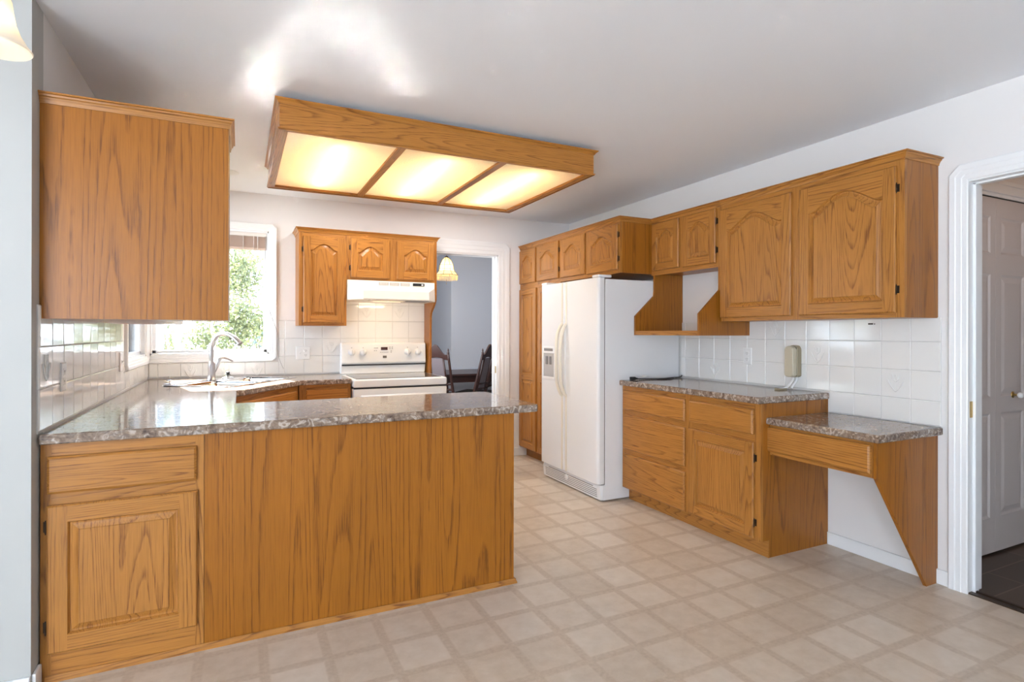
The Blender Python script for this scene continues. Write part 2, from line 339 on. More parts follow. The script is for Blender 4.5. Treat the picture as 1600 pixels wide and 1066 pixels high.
# casing: profile loops round an opening, clipped outer corners. plane coordinates (u, v), n = out of the wall
def casing(u0, u1, v0, v1, wd, T, closed=True, clip=.05, left=True):
    """T maps (u, v, n) to world. Inner opening u0..u1, v0..v1; wd the casing width."""
    prof = [(0, 0), (0, .009), (.06, .012), (.30, .013), (.35, .0155), (.60, .0165), (.66, .019), (.93, .020), (1, .016), (1, 0)]
    mb = MB(); loops = []
    for t, n in prof:
        d = t * wd; c = max(.0005, clip * t)
        a0, a1, b0, b1 = u0 - d, u1 + d, v0 - d, v1 + d
        if closed:
            P = [(a0 + c, b0), (a1 - c, b0), (a1, b0 + c), (a1, b1 - c), (a1 - c, b1), (a0 + c, b1), (a0, b1 - c), (a0, b0 + c)]
        else:
            P = [(a1, v0), (a1, b1 - c), (a1 - c, b1), (a0 + c, b1), (a0, b1 - c), (a0, v0)]
            if not left: P = P[:4]; P[3] = (u0, b1)
        loops.append([T(u, v, n) for u, v in P])
    mb.loft(loops, 0, cap=(False, False), closed=closed)
    return mb
TB = lambda u, v, n: (u, YB - n, v)              # back wall
TR = lambda u, v, n: (XR - n, u, v)              # right wall (u = y)
TLf = lambda u, v, n: (XL + n, u, v)             # left wall

# back window
win = MB()
x0, x1, z0, z1 = WX0, WX1, WZ0, WZ1
for d0, d1, yy0, yy1 in ((0, .018, 0, .12), (.018, .042, .03, .10)):
    win.box(x0 + d0, x1 - d0, YB + yy0, YB + yy1, z0 + d0, z0 + d1); win.box(x0 + d0, x1 - d0, YB + yy0, YB + yy1, z1 - d1, z1 - d0)
    win.box(x0 + d0, x0 + d1, YB + yy0, YB + yy1, z0 + d0, z1 - d0); win.box(x1 - d1, x1 - d0, YB + yy0, YB + yy1, z0 + d0, z1 - d0)
wf = struct('window_1', win, TRIMW, bevel=.002)
g = MB(); g.box(x0 + .035, x1 - .035, YB + .062, YB + .066, z0 + .035, z1 - .035); g.build('pane', GLASS, wf)
cs = casing(x0 + .004, x1 - .004, z0 + .004, z1 - .004, .062, TB, clip=.032)
cs.v = [(max(v[0], XL + .001), v[1], v[2]) for v in cs.v]
cs.build('window_casing', TRIM, wf)
# side window
win = MB()
for d0, d1, n0, n1 in ((0, .018, 0, .12), (.018, .042, .03, .10)):
    win.box(XL - n0, XL - n1, LY0 + d0, LY1 - d0, z0 + d0, z0 + d1); win.box(XL - n0, XL - n1, LY0 + d0, LY1 - d0, z1 - d1, z1 - d0)
    win.box(XL - n0, XL - n1, LY0 + d0, LY0 + d1, z0 + d0, z1 - d0); win.box(XL - n0, XL - n1, LY1 - d1, LY1 - d0, z0 + d0, z1 - d0)
wf = struct('window_2', win, TRIMW, bevel=.002)
g = MB(); g.box(XL - .066, XL - .062, LY0 + .035, LY1 - .035, z0 + .035, z1 - .035); g.build('pane', GLASS, wf)
cs = casing(LY0 + .004, LY1 - .004, z0 + .004, z1 - .004, .062, TLf, clip=.032); cs.build('window_casing', TRIM, wf)
# dining doorway
d = MB(); d.box(DX1 - .018, DX1, YB - .001, YB + .125, 0, DZ); d.box(DX0, DX0 + .018, YB - .001, YB + .125, 0, DZ); d.box(DX0, DX1, YB - .001, YB + .125, DZ - .018, DZ); d.box(DX1 - .030, DX1 - .018, YB + .05, YB + .09, 0, DZ - .018)
df = struct('door_1', d, TRIM, bevel=.002)
casing(DX0, DX1 - .006, 0, DZ - .006, .128, TB, closed=False, clip=.045, left=False).build('door_casing', TRIM, df)
p = MB(); p.box(DX1 - .0195, DX1 - .018, YB + .015, YB + .038, .86, .93); tag(p.build('strike_plate', BRASS, df), 'brass strike plate')
# hall doorway
d = MB(); d.box(XR - .001, XR + .125, RY1 - .002, RY1 + .016, 0, RZ); d.box(XR - .001, XR + .125, RY0 - .016, RY0, 0, RZ); d.box(XR - .001, XR + .125, RY0, RY1, RZ - .004, RZ + .012)
d.box(XR + .04, XR + .075, RY1 - .014, RY1, 0, RZ); d.box(XR + .04, XR + .075, RY0, RY1, RZ - .014, RZ - .004)
df = struct('door_2', d, TRIM, bevel=.002)
casing(RY0 + .004, RY1 - .004, 0, RZ + .004, .082, TR, closed=False, clip=.045).build('door_casing', TRIM, df)
p = MB(); p.box(XR + .012, XR + .036, RY1 - .0035, RY1 - .002, .86, .94); tag(p.build('strike_plate', BRASS, df), 'brass strike plate')
t = MB(); t.box(XR - .002, XR + .03, RY0, RY1, 0, .006); t.box(XR + .045, XR + .06, RY0, RY1, 0, .009); tag(t.build('trim_1', BRONZE), kind='structure')

# ------------------------------------------------------------------ tile backsplashes
rnd = random.Random(4)
def tulip(mb, T, u, v, s=.05, m=0):
    def cur(pts, r): mb.tube([T(u + a * s, v + b * s, n + .0025) for a, b, n in [(q[0], q[1], 0) for q in pts]], r, n=6, m=m)
    cur(spline([(0, -1.0), (0, -.3), (0, .25)], 3), .0022)
    for sg in (-1, 1):
        cur(spline([(0, -.95), (sg * .35, -.6), (sg * .62, -.15), (sg * .85, .35)], 4), [.003] * 6 + [.0035] * 4 + [.0025, .0018, .001])
        cur(spline([(0, .1), (sg * .28, .35), (sg * .30, .65), (sg * .42, 1.0)], 4), [.0028] * 9 + [.002] * 3 + [.001])
        cur(spline([(sg * .05, .15), (sg * .14, .5), (0, .95)], 4), .0028)
def backsplash(name, T, rects, u_org, v_org, label, tulips=(), pu=.1525, pv=.1525):
    mb = MB()
    for (a0, a1, b0, b1) in rects:
        mb.loft([[T(a0, b0, .0), T(a1, b0, .0), T(a1, b1, .0), T(a0, b1, .0)], [T(a0, b0, .004), T(a1, b0, .004), T(a1, b1, .004), T(a0, b1, .004)]], 1)
        i0 = math.floor((a0 - u_org) / pu); i1 = math.ceil((a1 - u_org) / pu); j0 = math.floor((b0 - v_org) / pv); j1 = math.ceil((b1 - v_org) / pv)
        for i in range(i0, i1):
            for j in range(j0, j1):
                s0, s1 = max(a0, u_org + i * pu + .0012), min(a1, u_org + (i + 1) * pu - .0012)
                t0, t1 = max(b0, v_org + j * pv + .0012), min(b1, v_org + (j + 1) * pv - .0012)
                if s1 - s0 < .008 or t1 - t0 < .008: continue
                ta, tb = rnd.uniform(-.0008, .0008), rnd.uniform(-.0008, .0008); e = .0025
                def N_(a, b, ins, n): return T(a, b, n + ta * (1 if a > (s0 + s1) / 2 else -1) + tb * (1 if b > (t0 + t1) / 2 else -1) if ins else n)
                L0 = [T(s0, t0, .003), T(s1, t0, .003), T(s1, t1, .003), T(s0, t1, .003)]
                L1 = [N_(s0 + e * .3, t0 + e * .3, 1, .0055), N_(s1 - e * .3, t0 + e * .3, 1, .0055), N_(s1 - e * .3, t1 - e * .3, 1, .0055), N_(s0 + e * .3, t1 - e * .3, 1, .0055)]
                L2 = [N_(s0 + e, t0 + e, 1, .007), N_(s1 - e, t0 + e, 1, .007), N_(s1 - e, t1 - e, 1, .007), N_(s0 + e, t1 - e, 1, .007)]
                mb.loft([L0, L1, L2], 0, cap=(False, True))
    for u, v in tulips: tulip(mb, lambda a, b, n: T(a, b, n + .0065), u, v, m=0)
    o = mb.build(name, [TILE, GROUT]); tag(o, label, 'backsplash', kind='thing'); return o
ZL = .905                                                                 # worktop height of the left and back run
backsplash('tile_backsplash', TR, [(1.623, 2.222, .80, 1.356), (2.222, 3.515, .916, 1.356)], 1.7645 - .1525, .925, 'white glazed wall tiles behind the phone and above the desk counter', [(2.298, 1.14), (1.84, 1.005), (3.13, 1.00), (2.60, 1.30)])
backsplash('tile_backsplash', TB, [(XL + .009, .30, ZL + .002, 1.022), (.30, 1.594, ZL + .002, 1.378), (.822, 1.594, 1.378, 1.70)], .503, ZL + .162 - .1525 * 1, 'white glazed wall tiles behind the stove and back sink counter', [(1.045, 1.455), (1.35, 1.455), (.735, 1.14), (-.36, .955), (-.1, .955), (.13, .955)], pu=.1555)
backsplash('tile_backsplash', TLf, [(2.55, 4.17, ZL + .002, 1.372), (4.17, YB - .009, ZL + .002, 1.022)], 2.56, ZL + .162 - .1525, 'white glazed wall tiles under the left hanging cabinets, mirroring the window', [(2.63, 1.14)])

# ------------------------------------------------------------------ cabinet pieces (local frame: x width, z up, front towards -y)
def door_mesh(mb, x0, x1, z0, z1, arch=0, y=0, t=.019, fw=.055, panels=None):
    """raised panel door: outer slab with chamfered lip, stiles, rails, routed groove and raised field"""
    ch = .005
    def rect(i, n): return [(x0 + i, y - n, z0 + i), (x1 - i, y - n, z0 + i), (x1 - i, y - n, z1 - i), (x0 + i, y - n, z1 - i)]
    mb.loft([rect(0, .001), rect(0, t - ch), rect(ch, t)], 0, cap=(True, False))
    X0, X1, Z0, Z1 = x0 + ch, x1 - ch, z0 + ch, z1 - ch; yf = y - t
    a0, a1 = x0 + fw, x1 - fw
    mb.face([(X0, yf, Z0), (a0, yf, Z0), (a0, yf, Z1), (X0, yf, Z1)], 0); mb.face([(a1, yf, Z0), (X1, yf, Z0), (X1, yf, Z1), (a1, yf, Z1)], 0)
    if panels is None: panels = [(z0 + fw, z1 - fw - (0 if not arch else .004))]
    zprev = Z0
    for k, (b0, b1) in enumerate(panels):
        A = arch if k == len(panels) - 1 else 0
        n = 28 if A else 2
        def top(ins):
            """inner top edge, right to left; ins shrinks towards the middle"""
            P = []
            c0, c1 = a0 + ins, a1 - ins
            for i in range(n + 1):
                s = 1 - i / n; x = c0 + (c1 - c0) * s
                if A:
                    q = abs(2 * s - 1)                       # cathedral: flat shoulders, ogee rise, rounded crown
                    h = (.5 + .5 * math.cos(math.pi * min(1, q / .93))) ** .70
                    P.append((x, b1 - A - ins + A * h))
                else: P.append((x, b1 - ins))
            return P
        def loop(ins, dn):
            return [(a0 + ins, yf + dn, b0 + ins), (a1 - ins, yf + dn, b0 + ins)] + [(x, yf + dn, z) for x, z in top(ins)]
        # rails
        mb.face([(a0, yf, zprev), (a1, yf, zprev), (a1, yf, b0), (a0, yf, b0)], 1)
        tp = top(0); zt = Z1 if k == len(panels) - 1 else None
        if zt is not None:
            for i in range(n):
                (xa, za), (xb, zb) = tp[i], tp[i + 1]
                mb.face([(xb, yf, zb), (xa, yf, za), (xa, yf, zt), (xb, yf, zt)], 1)
        zprev = b1
        s_ = min(.022, (a1 - a0) * .16)
        mb.loft([loop(0, 0), loop(.002, .003), loop(.006, .0115), loop(.012, .012)], 0, cap=(False, False))
        mb.loft([loop(.012, .012), loop(.011 + s_ * .5, .0085), loop(.011 + s_, .0035), loop(.012 + s_, .001)], 0, cap=(False, False))
        Lc = loop(.012 + s_, .001); cz = (b0 + b1) / 2
        # raised field as a strip fan (convex enough about its centre)
        cpt = ((a0 + a1) / 2, yf + .001, cz - A * .3)
        for i in range(len(Lc)): mb.face([Lc[i], Lc[(i + 1) % len(Lc)], cpt], 0)
def drawer_mesh(mb, x0, x1, z0, z1, y=0, t=.019):
    def rect(i, n): return [(x0 + i, y - n, z0 + i), (x1 - i, y - n, z0 + i), (x1 - i, y - n, z1 - i), (x0 + i, y - n, z1 - i)]
    mb.loft([rect(0, .001), rect(0, t - .007), rect(.003, t - .004), rect(.009, t)], 1)
def hinge(parent, x, z, y=0, s=1):
    m = MB(); m.tube([(x, y - .012, z - .020), (x, y - .012, z + .020)], .0036, 8); m.box(x - .001, x + .009 * s, y - .004, y - .001, z - .019, z + .019)
    m.tube([(x, y - .012, z - .026), (x, y - .012, z - .020)], .0022, 8); m.tube([(x, y - .012, z + .020), (x, y - .012, z + .026)], .0022, 8)
    return tag(m.build('hinge', BRONZE, parent), 'small dark bronze hinge')
def add_door(root, x0, x1, z0, z1, arch=0, hinges=None, fw=.055, panels=None, hz=None):
    mb = MB(); door_mesh(mb, x0, x1, z0, z1, arch, fw=fw, panels=panels); o = mb.build('door', OAK, root)
    if hinges:
        hx = x1 + .003 if hinges == 'R' else x0 - .003; s = 1 if hinges == 'R' else -1
        zz = hz or (z0 + .09 * min(1, (z1 - z0) / .5) + .02, z1 - .09 * min(1, (z1 - z0) / .5) - .02)
        for z in zz: hinge(o, hx, z, 0, s)
    return o
def add_drawer(root, x0, x1, z0, z1):
    mb = MB(); drawer_mesh(mb, x0, x1, z0, z1); return mb.build('drawer', OAK, root)
def face_frame(root, x0, x1, z0, z1, stiles, t=.019):
    mb = MB(); stiles = sorted(stiles); pr = None
    for a, b in stiles: mb.box(a, b, 0, t, z0, z1, 0)
    for (a, b), (c_, d_) in zip(stiles, stiles[1:]): mb.box(b, c_, .0006, t, z0, z1, 1)
    return mb.build('face_frame', OAK, root)
def crown(root, x0, x1, y_back, z, h=.038, out=.026, left=True, right=True, m=None):
    """stepped cove molding along the front with returns on the free ends"""
    prof = [(0, 0), (.004, 0), (.006, h * .25), (out * .45, h * .55), (out * .62, h * .62), (out * .70, h * .80), (out, h * .86), (out, h), (0, h)]
    mb = MB()
    def seg(P):            # P: list of path points with outward dirs
        mb.loft([[(p[0] + o[0] * a, p[1] + o[1] * a, z + b) for a, b in prof] for p, o in P], P[0][2] if len(P[0]) > 2 else 1)
    lx, rx = (-1 if left else 0), (1 if right else 0)
    mb.loft([[(x0 + lx * a, -a, z + b) for a, b in prof], [(x1 + rx * a, -a, z + b) for a, b in prof]], 1)
    if left: mb.loft([[(x0 - a, y_back, z + b) for a, b in prof], [(x0 - a, -a, z + b) for a, b in prof]], 3)
    if right: mb.loft([[(x1 + a, -a, z + b) for a, b in prof], [(x1 + a, y_back, z + b) for a, b in prof]], 3)
    return mb.build('crown_molding', OAK, root)
def carcass(root, x0, x1, y1, z0, z1, y0=.019, name='body', mats=None):
    mb = MB(); mb.box(x0, x1, y0, y1, z0, z1, 2); return mb.build(name, mats or OAK, root)

# ---- peninsula ------------------------------------------------------
PY = 2.575
pen = empty('peninsula_cabinet', (0, PY, 0), 0, 'oak peninsula cabinet with one drawer, one square panelled door and a wide plain back', 'cabinet')
PXR = 1.257
b = MB(); b.box(XL + .002, PXR, .019, .60, .0, ZL - .038, 2); b.build('body', OAK, pen)
face_frame(pen, XL, -.128, 0, ZL - .038, [(XL + .005, -.618), (-.160, -.130)])
b = MB(); b.box(-.128, PXR, .001, .019, .022, ZL - .038, 2); tag(b.build('back_panel', OAK, pen), 'wide plain oak veneer panel')
b = MB(); b.loft([[(XL + .02, .001, 0), (XL + .02, -.014, 0), (XL + .02, -.013, .010), (XL + .02, -.004, .022), (XL + .02, .001, .022)], [(PXR + .014, .001, 0), (PXR + .014, -.014, 0), (PXR + .012, -.013, .010), (PXR + .004, -.004, .022), (PXR + .004, .001, .022)]], 1)
b.box(PXR, PXR + .013, 0, .60, 0, .018, 3); b.build('shoe_molding', OAK, pen)
b = MB(); b.box(PXR, PXR + .012, .06, .60, .018, ZL - .039, 0); tag(b.build('end_strip', TRIM, pen), 'white painted end')
add_drawer(pen, -.629, -.155, .684, .820)
add_door(pen, -.629, -.152, .105, .642, 0, 'L', hz=(.20, .565), fw=.062)
# worktop: peninsula + left run + diagonal sink corner + back run, one slab
def slab(name, poly, z, t, label, holes=None):
    mb = MB(); n = len(poly)
    def ins(d):
        out = []
        for i in range(n):
            p0, p1, p2 = Vector(poly[i - 1]), Vector(poly[i]), Vector(poly[(i + 1) % n])
            e1 = (p1 - p0).normalized(); e2 = (p2 - p1).normalized(); n1 = Vector((-e1.y, e1.x)); n2 = Vector((-e2.y, e2.x))
            k = (n1 + n2); k = k / max(.2, k.dot(n1)); out.append(p1 + k * d)
        return out
    L = [[(p.x, p.y, zz) for p in ins(d)] for d, zz in ((.004, z - t), (0, z - t + .004), (0, z - .007), (.0018, z - .0025), (.006, z))]
    mb.loft(L, 0)
    o = mb.build(name, COUNTER); tag(o, label, 'worktop'); return o
A = (-.018, 3.93); Bp = (.415, 4.568)
cr = .035
poly = [(XL + .008, 2.545), (1.372, 2.545), (1.385, 2.56), (1.385, 3.20), (1.378, 3.225), (1.358, 3.245), (1.33, 3.252), (-.018, 3.252), A, Bp, (.797, 4.568), (.797, YB - .008), (XL + .008, YB - .008)]
slab('countertop', poly, ZL, .038, 'brown granite-look countertop of the peninsula, running round to the sink')
# sink cut by boolean
SC = Vector((-.035, 4.68)); sd = (Vector(Bp) - Vector(A)).normalized(); sn = Vector((-sd.y, sd.x))   # sn points to the wall corner
def sp(a, b, z): q = SC + sd * a + sn * b; return (q.x, q.y, z)
# base cabinets of the left and back run
bk = empty('sink_base_cabinet', (0, 0, 0), 0, 'oak base cabinet under the corner sink, seen over the peninsula', 'cabinet')
ang = math.atan2(sd.y, sd.x)
L_ = (Vector(Bp) - Vector(A)).length
s0 = Vector(A) + sn * .028
bk.location = (s0.x, s0.y, 0); bk.rotation_euler = (0, 0, ang)
b = MB(); b.box(.0, L_ + .012, .019, .30, .10, .70, 2); b.box(.0, L_ + .012, .07, .30, 0, .10, 0); b.build('body', OAK, bk)
face_frame(bk, 0, L_, .10, ZL - .038, [(0, .05), (L_ - .03, L_ + .02)])
add_door(bk, .04, L_ - .025, .15, .64); add_drawer(bk, .04, L_ - .025, .68, ZL - .078)
bb = empty('base_cabinet', (.43, 4.593, 0), 0, 'narrow oak base cabinet between sink and stove, seen over the peninsula', 'cabinet')
b = MB(); b.box(0, .364, .019, .62, .10, ZL - .039, 2); b.box(0, .364, .07, .62, 0, .10, 0); b.build('body', OAK, bb)
face_frame(bb, 0, .364, .10, ZL - .038, [(-.022, .032), (.334, .364)])
add_drawer(bb, .026, .345, .66, ZL - .075); add_door(bb, .026, .345, .14, .63)
lb = empty('base_cabinet', (-.047, 3.18, 0), R(90), 'oak base cabinet under the left worktop, hidden behind the peninsula', 'cabinet')
b = MB(); b.box(0, .74, .019, .607, .10, ZL - .039, 2); b.box(0, .74, .07, .607, 0, .10, 0); b.build('body', OAK, lb)
face_frame(lb, 0, .74, .10, ZL - .038, [(0, .10), (.71, .74)]); add_drawer(lb, .10, .72, .68, ZL - .078); add_door(lb, .10, .72, .14, .64)
# ---- sink
snk = empty('corner_sink', sp(0, 0, ZL), ang, 'double bowl stainless steel sink set diagonally in the corner worktop', 'sink')
def rrect(x0, x1, y0, y1, r, z, n=5):
    P = []
    for cx, cy, a in ((x1 - r, y0 + r, -90), (x1 - r, y1 - r, 0), (x0 + r, y1 - r, 90), (x0 + r, y0 + r, 180)):
        for i in range(n + 1): q = R(a + 90 * i / n); P.append((cx + r * math.cos(q), cy + r * math.sin(q), z))
    return P
SW, SD_ = .43, .27
deck = MB()
bowls = [(-.385, -.02, -.235, .165), (.02, .385, -.235, .165)]
# rim outline down-turned plus deck pieces around two bowls
deck.loft([rrect(-SW, SW, -SD_, SD_, .05, .001), rrect(-SW + .004, SW - .004, -SD_ + .004, SD_ - .004, .048, .006), rrect(-SW + .016, SW - .016, -SD_ + .016, SD_ - .016, .04, .0055), rrect(-SW + .022, SW - .022, -SD_ + .022, SD_ - .022, .036, .0035)], 0, cap=(False, False), smooth=True)
dz = .0035
X_ = [-SW + .022, -.385, -.02, .02, .385, SW - .022]; 
def q4(xa, xb, ya, yb): deck.face([(xa, ya, dz), (xb, ya, dz), (xb, yb, dz), (xa, yb, dz)])
q4(X_[0], X_[5], -SD_ + .022, -.235); q4(X_[0], X_[5], .165, SD_ - .022); q4(X_[0], X_[1], -.235, .165); q4(X_[2], X_[3], -.235, .165); q4(X_[4], X_[5], -.235, .165)
dk = deck.build('rim', SINK, snk)
for (xa, xb, ya, yb) in bowls:
    bw = MB(); r_ = .05
    bw.loft([rrect(xa, xb, ya, yb, .002, dz), rrect(xa + .003, xb - .003, ya + .003, yb - .003, .03, dz - .002), rrect(xa + .008, xb - .008, ya + .008, yb - .008, .05, -.02), rrect(xa + .02, xb - .02, ya + .02, yb - .02, .06, -.14), rrect(xa + .05, xb - .05, ya + .05, yb - .05, .06, -.165), rrect(xa + .14, xb - .14, ya + .16, yb - .16, .03, -.170)], 0, cap=(False, True), smooth=True)
    bo = bw.build('bowl', SINK, snk)
cut = MB(); cut.box(-.40, .40, -.25, .25, -.3, .1)
# the hole in the worktop is made in the mesh itself: a boolean with a temporary cutter
ctop = [o for o in bpy.data.objects if o.name == 'countertop'][0]
co = cut.build('cutter', SINK, None, loc=sp(0, 0, ZL), rot=(0, 0, ang))
md = ctop.modifiers.new('hole', 'BOOLEAN'); md.object = co; md.operation = 'DIFFERENCE'; md.solver = 'EXACT'
bpy.context.view_layer.update()
dg = bpy.context.evaluated_depsgraph_get(); nm = bpy.data.meshes.new_from_object(ctop.evaluated_get(dg)); ctop.modifiers.clear(); ctop.data = nm
bpy.data.objects.remove(co)
# faucet
fc = empty('kitchen_faucet', sp(.03, .212, ZL + .004), ang, 'brushed steel arched pull-out faucet with one lever, on the corner sink', 'faucet')
m = MB(); m.lathe([(.0, .0), (.034, 0), (.034, .006), (.027, .012), (.0255, .05), (.026, .10), (.024, .125), (.019, .145)], n=24, cap=(False, False))
m.build('base', STEEL, fc)
m = MB(); path = spline([(0, 0, .13), (-.003, 0, .20), (0, -.004, .27), (0, -.045, .335), (0, -.11, .352), (0, -.18, .325), (0, -.235, .275)], 8)
m.tube(path, [.0165] * (len(path) - 14) + [.0165 + .0003 * i for i in range(14)], 14); m.build('spout', STEEL, fc)
m = MB(); hp = spline([(.006, -.008, .06), (.020, -.03, .12), (.030, -.042, .16), (.055, -.055, .172), (.10, -.075, .155), (.125, -.085, .140)], 6)
m.tube(hp, [.018] * 8 + [.017] * 6 + [.013] * 8 + [.010] * (len(hp) - 22), 12, flat=.75); m.build('lever', STEEL, fc)
def stopper(loc, label, knob, s=1):
    o = empty('sink_stopper', loc, 0, label, 'sink stopper', None)
    m = MB(); m.lathe([(0, 0), (.040 * s, 0), (.042 * s, .004), (.036 * s, .009), (.020 * s, .011), (.0, .012)], n=24); m.build('disc', STEEL, o)
    m = MB(); m.tube([(0, 0, .010), (0, 0, .030)], .0035, 8); m.lathe([(0, .028), (.020 * s, .028), (.021 * s, .032), (.012 * s, .035), (0, .035)], n=16)
    if knob is STEEL: m.tube([(0, 0, .035), (0, 0, .060)], .002, 8)
    else: m.lathe([(0, .03), (.012, .03), (.014, .045), (.011, .052), (0, .052)], n=14)
    m.build('knob', knob, o); return o
stopper((-.44, 4.55, ZL), 'steel strainer stopper with a thin stem, lying left of the sink', STEEL)
stopper(sp(.21, .205, ZL + .004), 'steel stopper with a black knob standing behind the right sink bowl', BLACK)

# ---- hanging cabinet over the peninsula and left wall run
hc = empty('hanging_cabinet', (0, PY, 0), 0, 'large oak cabinet hanging over the peninsula, plain back panel towards the room', 'cabinet')
b = MB(); b.box(XL + .001, -.044, 0, .33, 1.322, 2.105, 2); b.build('body', OAK, hc)
crown(hc, XL + .001, -.044, .33, 2.103, h=.038, out=.022, left=False)
hl = empty('wall_cabinet', (XL + .33, 0, 0), R(90), 'oak wall cabinet on the left wall behind the hanging cabinet, ending at the window', 'cabinet')
hl.location = (XL + .33, 2.92, 0)
b = MB(); b.box(0, 1.20, .019, .329, 1.322, 2.105, 2); b.build('body', OAK, hl)
face_frame(hl, 0, 1.20, 1.322, 2.105, [(0, .03), (.585, .615), (1.17, 1.20)])
add_door(hl, .02, .592, 1.345, 2.08, .09); add_door(hl, .608, 1.18, 1.345, 2.08, .09)
crown(hl, 0, 1.20, .329, 2.103, left=False)

# ---- back wall uppers
bu = empty('wall_cabinet', (.432, 4.906, 0), 0, 'oak wall cabinet with one tall arched door, left of the range hood', 'cabinet')
b = MB(); b.box(0, .380, .019, .319, 1.329, 2.10, 2); b.build('body', OAK, bu)
face_frame(bu, 0, .38, 1.329, 2.10, [(0, .034), (.355, .38)])
add_door(bu, .034, .360, 1.353, 2.067, .055, 'L', fw=.055)
crown(bu, 0, .380, .319, 2.098, right=False)
bh = empty('wall_cabinet', (.812, 4.906, 0), 0, 'oak wall cabinet with two small arched doors above the range hood', 'cabinet')
b = MB(); b.box(.001, .776, .019, .319, 1.722, 2.10, 2); b.build('body', OAK, bh)
face_frame(bh, 0, .776, 1.722, 2.10, [(0.001, .032), (.362, .430), (.762, .776)])
add_door(bh, .032, .366, 1.742, 2.075, .055, 'L', fw=.06); add_door(bh, .430, .764, 1.742, 2.075, .055, None, fw=.06)
crown(bh, 0, .798, .319, 2.098, left=False)
# long side panel right of the stove
m = MB()
prof = [(0, 2.10), (0, 1.60), (-.0, 1.57), (.012, 1.545), (.05, 1.51), (.10, 1.475), (.125, 1.455), (.14, 1.42), (.145, 1.30), (.150, .0), (.319, 0), (.319, 2.10)]
m.prism([(4.906 + a, z) for a, z in prof], 1.590, 1.610, 'X', 2)
tag(m.build('side_panel', OAK, None, bevel=.002), 'tall oak panel with a curved step, between stove and dining doorway', 'cabinet panel')

# ---- range hood
hd = empty('range_hood', (0, 0, 0), 0, 'cream range hood with chamfered front under the small oak cabinet', 'range hood')
H0, H1 = .815, 1.588
def hl_(z, chf, yf): return [(H0, YB - .005, z), (H0, yf + chf * 1.5, z), (H0 + chf, yf, z), (H1 - chf, yf, z), (H1, yf + chf * 1.5, z), (H1, YB - .005, z)]
m = MB(); m.loft([hl_(1.548, .105, 4.735), hl_(1.556, .105, 4.73), hl_(1.622, .105, 4.735), hl_(1.672, .004, 4.895), hl_(1.721, .004, 4.897)], 0); m.build('body', HOODM, hd)
for k in range(3):
    g = MB(); xa = 1.085 + k * .095; g.box(xa, xa + .080, 4.893, 4.899, 1.684, 1.710, 0)
    for j in range(6): g.box(xa + .003, xa + .077, 4.8915, 4.893, 1.6865 + j * .004, 1.6885 + j * .004, 1)
    g.build('vent_grille', [GREY, HOODM], hd)
g = MB(); g.box(1.385, 1.49, 4.890, 4.899, 1.686, 1.711); g.build('switch_panel', BLACK, hd)
g = MB(); g.box(1.462, 1.478, 4.887, 4.891, 1.692, 1.704); g.build('switch', PLATE, hd)
g = MB(); g.box(.98, 1.28, 4.76, 4.86, 1.540, 1.549); tag(g.build('lamp_cover', translucent('hood_lens', (.9, .85, .75), .6), hd), 'lamp lens under the hood')
g = MB(); g.box(1.30, 1.50, 4.78, 5.0, 1.543, 1.549); g.build('filter', GREY, hd)
light('hood_lamp', 'AREA', (1.15, 4.84, 1.535), 1.6, (1, .74, .45), aim=(0, .35, -1), size=.26, size_y=.06)

# ---- stove
st = empty('electric_stove', (0, 0, 0), 0, 'white freestanding electric stove with four knobs and a black glass cooktop', 'stove')
SX0, SX1, SY, SZ = .804, 1.574, 4.52, .898
m = MB(); m.box(SX0, SX1, SY + .03, 5.20, .06, SZ - .075); m.build('body', APPL, st)
m = MB(); m.box(SX0 - .002, SX1 + .002, SY, 5.16, SZ - .062, SZ); m.build('cooktop_frame', APPL, st, bevel=.012, seg=3)
m = MB(); m.box(SX0 + .03, SX1 - .03, SY + .055, 5.07, SZ - .001, SZ + .004); tag(m.build('glass_top', COOK, st, bevel=.003), 'dark glossy glass cooktop')
m = MB(); m.box(SX0 + .004, SX1 - .004, SY + .012, SY + .04, SZ - .076, SZ - .060); m.build('vent_gap', BLACK, st)
m = MB(); m.box(SX0, SX1, SY + .002, SY + .035, .24, SZ - .076); od = m.build('oven_door', APPL, st, bevel=.008, seg=3)
m = MB(); m.box(SX0 + .14, SX1 - .14, SY + .0005, SY + .003, .38, .64); m.build('window', COOK, od)
m = MB(); m.tube([(SX0 + .05, SY - .04, .765), (SX1 - .05, SY - .04, .765)], .013, 12); m.tube([(SX0 + .07, SY + .004, .765), (SX0 + .07, SY - .04, .765)], .010, 10); m.tube([(SX1 - .07, SY + .004, .765), (SX1 - .07, SY - .04, .765)], .010, 10); m.build('handle', APPL, od)
m = MB(); m.box(SX0, SX1, SY + .005, SY + .035, .07, .232); m.build('storage_drawer', APPL, st, bevel=.008)
m = MB(); m.prism([(5.15, .90), (5.13, .985), (5.118, 1.0), (5.128, 1.165), (5.140, 1.180), (5.205, 1.180), (5.215, .90)], SX0, SX1, 'X'); bg_ = m.build('backguard', APPL, st, bevel=.008, seg=3)
m = MB(); m.box(SX0 + .005, SX1 - .005, 5.119, 5.14, .9755, .986); m.build('shadow_groove', BLACK, bg_)
ky = 5.120
